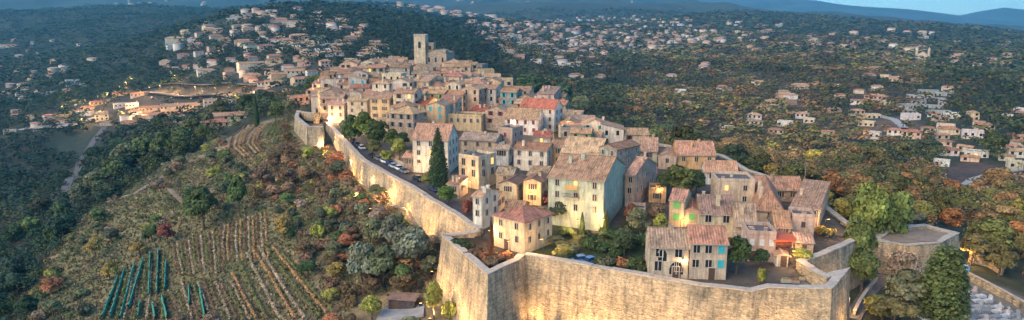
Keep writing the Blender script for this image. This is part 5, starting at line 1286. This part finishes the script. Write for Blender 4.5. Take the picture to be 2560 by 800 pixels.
for u, v, pw in [(1152,478,900),(1180,490,400),(1330,520,500),(1445,590,900),(1500,590,600),(1275,645,500),(1358,640,300),(1775,690,700),(1700,700,300),(1985,640,500),(1970,675,300),(1640,690,300),(865,350,600),(835,312,600),(905,330,800),(1000,395,500),(1040,430,400),(1055,440,300),(1075,470,400),(1700,592,130),(1650,510,300),(1780,560,200),(2060,590,500),(2256,690,700),(2400,665,700),(1235,620,500),(2120,790,600)]:
    lamp(u, v, pw*KL, 4, 'warm street lamp in the village', random.uniform(0, 6), group='street lamps of the village')
rr = random.Random(5); nl = 0
for x, y, r_ in sorted(FOOT, key=lambda q: rr.random()):
    if nl >= 60: break
    if y < 230 or y > 420: continue
    px_, py_ = x-5.0, y-4.0
    if not inpoly(px_, py_, POLY): continue
    lamp(0, 0, 2500*KL, 5, 'alley lamp between houses', 0, p=Vector((px_, py_, 0)), group='street lamps of the village'); nl += 1
# floodlights on the ground that wash the ramparts
fa = MB(); fa.box(-.35, .35, -.2, .2, -.6, .25, M['dark']); fb = MB(); fb.box(-.3, .3, -.16, .16, .25, .55, M['dark']); fb.box(-.26, .26, -.12, .12, .55, .57, M['glow'])
FA, FB = fa.mesh('base'), fb.mesh('lamp_housing')
def flood(x, y, tx, ty, tz, power, ds):
    z = float(h_out(np.array(x), np.array(y))); o = empty('floodlight', (x, y, z+.3)); link('base', FA, o); link('lamp_housing', FB, o)
    ld = bpy.data.lights.new('flood_light', 'SPOT'); ld.energy = power; ld.color = sun_warm; ld.spot_size = R(115); ld.spot_blend = 1; ld.shadow_soft_size = .3
    lo = bpy.data.objects.new('flood_light', ld); COL.objects.link(lo); lo.parent = o; lo.location = (0, 0, .75)
    dv = Vector((tx-x, ty-y, tz-(z+1))); lo.rotation_euler = dv.to_track_quat('-Z', 'Y').to_euler()
    THINGS.append((o, ds, 'floodlight', .5)); tag(o, None, 'floodlight', 'floodlights at the foot of the ramparts')
def flood_row(pts, n, out, power, ds):
    for i in range(n):
        t = (i+.5)/n*(len(pts)-1); k = int(t); p = pts[k].lerp(pts[k+1], t-k); e = (pts[k+1]-pts[k]).normalized(); nv = Vector((e.y, -e.x, 0))
        if out*1 < 0: nv = -nv
        q = p+nv*abs(out); flood(q.x, q.y, p.x, p.y, p.z-4, power, ds)
flood_row(subdiv(WEST, 8), 12, 7.5, 3200*KL, 'small ground floodlight under the long left rampart')
flood_row(subdiv(BAST[:2], 8), 4, 6.5, 2600*KL, 'small ground floodlight under the front bastion')
flood_row(subdiv(CURT, 8), 9, 4.6, 2100*KL, 'small ground floodlight under the front rampart')
flood_row([BR[0], BR[1]], 1, 4.0, 2600*KL, 'small ground floodlight under the right end bastion')
p = pt(2306, 158); 

# ------------------------------------------------------------------ cemetery
def tomb(x, y, z, rot, k, c):
    o = empty('tomb', (x, y, z), rot); a = MB(); a.box(-.6, .6, -1.1, 1.1, -.4, .35, M['marble']); a.box(-.5, .5, -1.0, 1.0, .35, .5, M['marble']); a.build('slab', o, color=c)
    if k != 1:
        b = MB(); b.box(-.45, .45, .85, 1.02, .5, 1.25, M['marble']); b.box(-.3, .3, .86, 1.01, 1.25, 1.45, M['marble']); b.build('headstone', o, color=c)
    if k == 2:
        b = MB(); b.box(-.08, .08, .88, .99, 1.45, 2.2, M['marble']); b.box(-.35, .35, .89, .98, 1.8, 1.95, M['marble']); b.build('cross', o, color=c)
    THINGS.append((o, {0: 'pale marble tomb with headstone', 1: 'flat pale marble tomb slab', 2: 'pale marble tomb with cross'}[k]+' in the cemetery', 'tomb', .5)); tag(o, None, 'tomb', 'marble tombs in the cemetery')
cp_ = [(2400,695),(2450,722),(2560,790),(2640,830),(2600,900),(2300,900),(2270,800),(2400,790)]
p0 = pt(2420, 720); e = (pt(2540, 780)-pt(2420, 715)); e.z = 0; e.normalize(); nrm = Vector((e.y, -e.x, 0))
for i in range(-4, 18):
    for j in range(0, 9):
        q = p0+e*(i*2.1+random.uniform(-.2, .2))+nrm*(1.5+j*2.9+random.uniform(-.2, .2)); z = ground(q.x, q.y); u, v, _ = proj(q.x, q.y, z)
        if not inpoly(u, v, cp_) or v > 815 or u > 2575 or (u < 2420 and v < 790): continue
        tomb(q.x, q.y, z, math.atan2(e.y, e.x)+random.uniform(-.05, .05), random.choice([0, 0, 0, 1, 1, 2]), random.choice([(.55,.58,.6),(.45,.48,.5),(.62,.62,.6),(.3,.33,.36),(.5,.42,.4)]))
for u, v in [(2330,790),(2350,797),(2310,798)]:
    q = pt(u, v); tomb(q.x, q.y, q.z, .3, 0, (.55,.58,.6))
# small blue domed kiosk by the lamp
q = pt(2405, 690); o = tag(empty('kiosk', q), 'small round kiosk with pale blue dome beside the right bastion lamp', 'kiosk')
a = MB(); a.cyl(0, 0, -1, 1.9, 1.25, 1.25, 12, M['plaster']); a.build('wall', o, color=(.45,.4,.34)); a = MB()
for i in range(4): t0, t1 = i/4*math.pi/2, (i+1)/4*math.pi/2; a.cyl(0, 0, 1.9+1.1*math.sin(t0), 1.9+1.1*math.sin(t1), 1.5*math.cos(t0), 1.5*math.cos(t1)+.01, 12, M['paint'])
a.build('dome', o, color=(.25,.5,.68)); VIL.append((q.x, q.y, 2))
# hut and slab at the bottom, left of the front bastion
q = pt(1010, 765); o = tag(empty('garden_hut', q, R(-8)), 'small dark hut with flat brown roof at the bottom left of front bastion', 'hut')
a = MB(); a.box(-3, 3, -1.8, 1.8, -1, 2.1, M['rubble']); a.build('wall', o, color=(.10,.08,.08)); a = MB(); a.box(-3.3, 3.3, -2.1, 2.1, 2.1, 2.35, M['tiles']); a.build('roof', o, color=(.30,.2,.16)); a = MB(); a.box(-2.0, -.8, -1.86, -1.8, 0, 1.7, M['wood']); a.build('door', o)
track('paved_yard', [(950,792),(1010,788),(1060,778)], 5.5, M['concrete'], .1, .6)
# plaza tables inside the right end bastion and gardens
def planter(u, v, c, ds):
    q = pt(u, v); o = empty('planter', q); a = MB(); a.box(-.9, .9, -.35, .35, 0, .5, M['trim']); a.build('box', o); V_, F_, C_ = leaf_cloud(np.array([(-.5,0,.7),(0,0,.75),(.5,0,.7)]), [.35]*3, 200, .12); link('plant', npmesh('plant', V_, F_, M['foliage'], C_), o, color=c); THINGS.append((o, ds, 'planter', .5)); tag(o, None, 'planter')
planter(1965, 706, G_['yellow green'], 'stone planter on the right end bastion'); planter(1985, 709, G_['rust'], 'stone planter on the right end bastion'); planter(2000, 700, G_['mid green'], 'stone planter on the right end bastion')
# masts and aerials
for u, v, hh_ in [(2010,470,0)]:
    q = pin(u, v); o = tag(empty('antenna_mast', q), 'thin grey mast above the roofs near the '+('orange fronted house' if u < 1600 else 'long low roofed house at the right edge'), 'mast'); a = MB(); a.cyl(0, 0, 0, 7.5, .08, .05, 6, M['concrete']); a.build('pole', o); a = MB(); a.box(-.6, .6, -.03, .03, 7.1, 7.16, M['concrete']); a.build('aerial', o)

# ------------------------------------------------------------------ far mountains
def range_mesh(name, sky, dist, depth, amp, col, label=None, foot=-60):
    na, nr = 420, 60; us = np.linspace(-700, 3300, na); V_ = np.zeros((na, nr, 3)); 
    for i, u in enumerate(us):
        v = np.interp(u, [p[0] for p in sky], [p[1] for p in sky]); dx, dy, dz = ray(u, v); q = math.hypot(dx, dy); crest = CAMZ+dz/q*dist
        for j in range(nr):
            t = j/(nr-1)*2-1; r = dist+t*depth*(1 if t < 0 else .6); k = (1-abs(t))**.8 if t < 0 else (1-t)
            V_[i, j] = (dx/q*r, dy/q*r, foot+(crest-foot)*k)
    X, Y = V_[..., 0], V_[..., 1]; k = np.clip((V_[..., 2]-foot)/120, 0, 1)
    ridge = 1-np.abs(fbm(X, Y, dist*.16, 5, 71))*2; cr = fbm(X, Y, dist*.09, 5, 41)
    prof = 1-np.abs(np.linspace(-1, 1, nr))[None]**4
    V_[..., 2] += (cr*amp+(ridge-.75)*amp*.7)*k*(np.abs(np.linspace(-1, 1, nr))[None] > .04)
    idx = np.arange(na*nr).reshape(na, nr); F_ = np.stack([idx[:-1, :-1], idx[1:, :-1], idx[1:, 1:], idx[:-1, 1:]], -1).reshape(-1, 4)
    n_ = fbm(X, Y, dist*.02, 4, 12)[:-1, :-1].reshape(-1); C_ = np.array(col)[None]*(1+.7*n_[:, None])
    me = npmesh(name, V_.reshape(-1, 3), F_, M['foliage'], C_.astype(np.float32)); me.polygons.foreach_set('use_smooth', np.ones(len(F_), bool)); return tag(link(name, me), kind='structure')
range_mesh('mountain', [(-700,-50),(0,-30),(600,-70),(1200,-60),(1600,-30),(1740,0),(1800,18),(1900,45),(2000,62),(2200,90),(3300,110)], 5200, 1500, 45, (.040,.055,.045))
range_mesh('mountain', [(-700,-20),(1500,-30),(1800,-5),(1900,-8),(2040,0),(2100,10),(2165,16),(2270,22),(2340,30),(2400,38),(2500,52),(2700,70),(3300,90)], 8500, 2200, 55, (.05,.06,.06))
range_mesh('mountain', [(-700,60),(2200,55),(2340,48),(2400,38),(2440,29),(2510,18),(2560,23),(2700,38),(2900,50),(3300,70)], 9800, 1500, 45, (.05,.06,.06))
# pale specks of towns on the mountain foot
mt = []
for i in range(170):
    u, v = (random.uniform(1080, 1720), random.uniform(8, 52)) if i < 130 else (random.uniform(260, 620), random.uniform(4, 26))
    dx, dy, dz = ray(u, v); q = math.hypot(dx, dy); r = random.uniform(3750, 4700)
    t = (r-5200)/1500; k = (1-abs(t))**.8
    sk = np.interp(u, [-700,0,600,1200,1600,1740], [-50,-30,-70,-60,-30,2]); d2 = ray(u, sk); cz = CAMZ+d2[2]/math.hypot(d2[0], d2[1])*5200
    mt.append((dx/q*r, dy/q*r, -60+(cz+60)*k-12, random.uniform(12, 26), 12, random.uniform(13, 17), random.choice(['cream','tan stone','grey stone']), 'tan', 0, r))
far_mass(mt, 'hill_town', 'pale specks of far towns at the foot of the blue mountains')

# ------------------------------------------------------------------ air, sky, light
hz = bpy.data.materials.new('haze_air'); hz.use_nodes = True; nt = hz.node_tree; nt.nodes.clear(); out = nd(nt, 'ShaderNodeOutputMaterial'); pv = nd(nt, 'ShaderNodeVolumePrincipled')
pv.inputs['Color'].default_value = (.16, .56, .84, 1); pv.inputs['Density'].default_value = 0.0001; pv.inputs['Anisotropy'].default_value = .1
nt.links.new(pv.outputs['Volume'], out.inputs['Volume'])
zmin = min(float(GZ.min()), -70)-3; mb = MB(); mb.box(-18500, 18500, -18500, 18500, zmin, 1500, hz); tag(mb.build('haze'), kind='stuff')
SUN_EL, SUN_AZ = 24.0, -128.0     # azimuth from the view direction (+y), clockwise positive
wd = bpy.data.worlds.new('World'); scene.world = wd; wd.use_nodes = True; nt = wd.node_tree; bg = nt.nodes['Background']
sky = nd(nt, 'ShaderNodeTexSky'); sky.sky_type = 'NISHITA'; sky.sun_disc = False; sky.sun_elevation = R(SUN_EL); sky.sun_rotation = R(SUN_AZ); sky.altitude = 200; sky.air_density = 1.0; sky.dust_density = .2; sky.ozone_density = 5.0
nt.links.new(mix(nt, sky.outputs['Color'], (.76, .96, .98)), bg.inputs['Color']); bg.inputs['Strength'].default_value = .11
sl = bpy.data.lights.new('sun', 'SUN'); sl.energy = 2.6; sl.angle = R(75); sl.color = (1, .74, .46); so = bpy.data.objects.new('sun', sl); COL.objects.link(so)
a = R(SUN_AZ); sd_ = Vector((math.sin(a)*math.cos(R(SUN_EL)), math.cos(a)*math.cos(R(SUN_EL)), math.sin(R(SUN_EL)))); so.rotation_euler = sd_.to_track_quat('Z', 'Y').to_euler(); so.location = (0, 0, 300)
scene.view_settings.view_transform = 'Standard'; scene.view_settings.look = 'None'; scene.view_settings.exposure = 1.78; scene.view_settings.gamma = 1; scene.view_settings.use_curve_mapping = False
cy = scene.cycles; cy.use_denoising = True
try: cy.denoiser = 'OPENIMAGEDENOISE'
except Exception: pass
cy.max_bounces = 5; cy.diffuse_bounces = 3; cy.glossy_bounces = 2; cy.transmission_bounces = 2; cy.volume_bounces = 1; cy.transparent_max_bounces = 4; cy.caustics_reflective = False; cy.caustics_refractive = False
cy.use_light_tree = True; cy.sample_clamp_indirect = 4; cy.volume_step_rate = 4

# ------------------------------------------------------------------ labels that single each thing out
LM = [('the bell tower',1052,125),('the dark cypress',1097,395),('the green fronted house',1440,490),('the front bastion',1210,690),('the small far bastion',770,320),('the big red roofed house',1345,265),('the red hipped roof house',1305,545),
      ('the turquoise shutters',1790,640),('the round tree at right',2190,520),('the clipped conifer',2350,700),('the lower town',400,245),('the orange block',1745,395),('the stone bastion at right',2290,620),('the pavilion',1957,650),
      ('the left hilltop',740,20),('the rust red tree',420,580),('the netted vines',340,720),('the ridge chapel',2305,135),('the white stepped complex',2310,255),('the valley road',215,400),('the square trees',930,330),
      ('the pale olive tree',1030,620),('the long left rampart',1040,500),('the front rampart',1600,740),('the lower right corner',2540,780),('the top left corner',60,60),('the far suburb',1500,120),('the brown hillside',1850,250),('the lower left corner',60,740)]
ORD = ['', 'second ', 'third ', 'fourth ', 'fifth ', 'sixth ', 'seventh ', 'eighth ', 'ninth ', 'tenth ', 'eleventh ', 'twelfth ']
used = {}; items = []
for o, ds, cat, dz in THINGS:
    L_ = o.location; u, v, _ = proj(L_.x, L_.y, L_.z+dz); u = float(u); v = float(v)
    best = min(LM, key=lambda q: (q[1]-u)**2+(q[2]-v)**2*2.2); du, dv = u-best[1], (v-best[2])
    ang = math.degrees(math.atan2(-dv*1.4, du)) % 360; sec = int(((ang+22.5) % 360)//45)
    rel = ['right of', 'up-right of', 'above', 'up-left of', 'left of', 'down-left of', 'below', 'down-right of'][sec]
    items.append([o, ds, cat, best[0], rel, math.hypot(du, dv*1.4)])
grp = {}
for it in items: grp.setdefault((it[1], it[3], it[4]), []).append(it)
def ordw(i): return ORD[i] if i < len(ORD) else f'{i+1}{"th" if 10 < (i+1) % 100 < 14 else {1: "st", 2: "nd", 3: "rd"}.get((i+1) % 10, "th")} '
for k, l in grp.items():
    l.sort(key=lambda t: t[5])
    for i, it in enumerate(l):
        s = f'{it[1]}, {it[4]} {it[3]}' if len(l) == 1 else f'{it[1]}, {ordw(i)}nearest {it[4]} {it[3]}'
        if len(s.split()) > 16: s = s.replace(' nearest ', ' ')
        it[0]['label'] = s
mx = max(len(o['label'].split()) for o, *_ in THINGS); print('things', len(THINGS), 'longest label', mx)
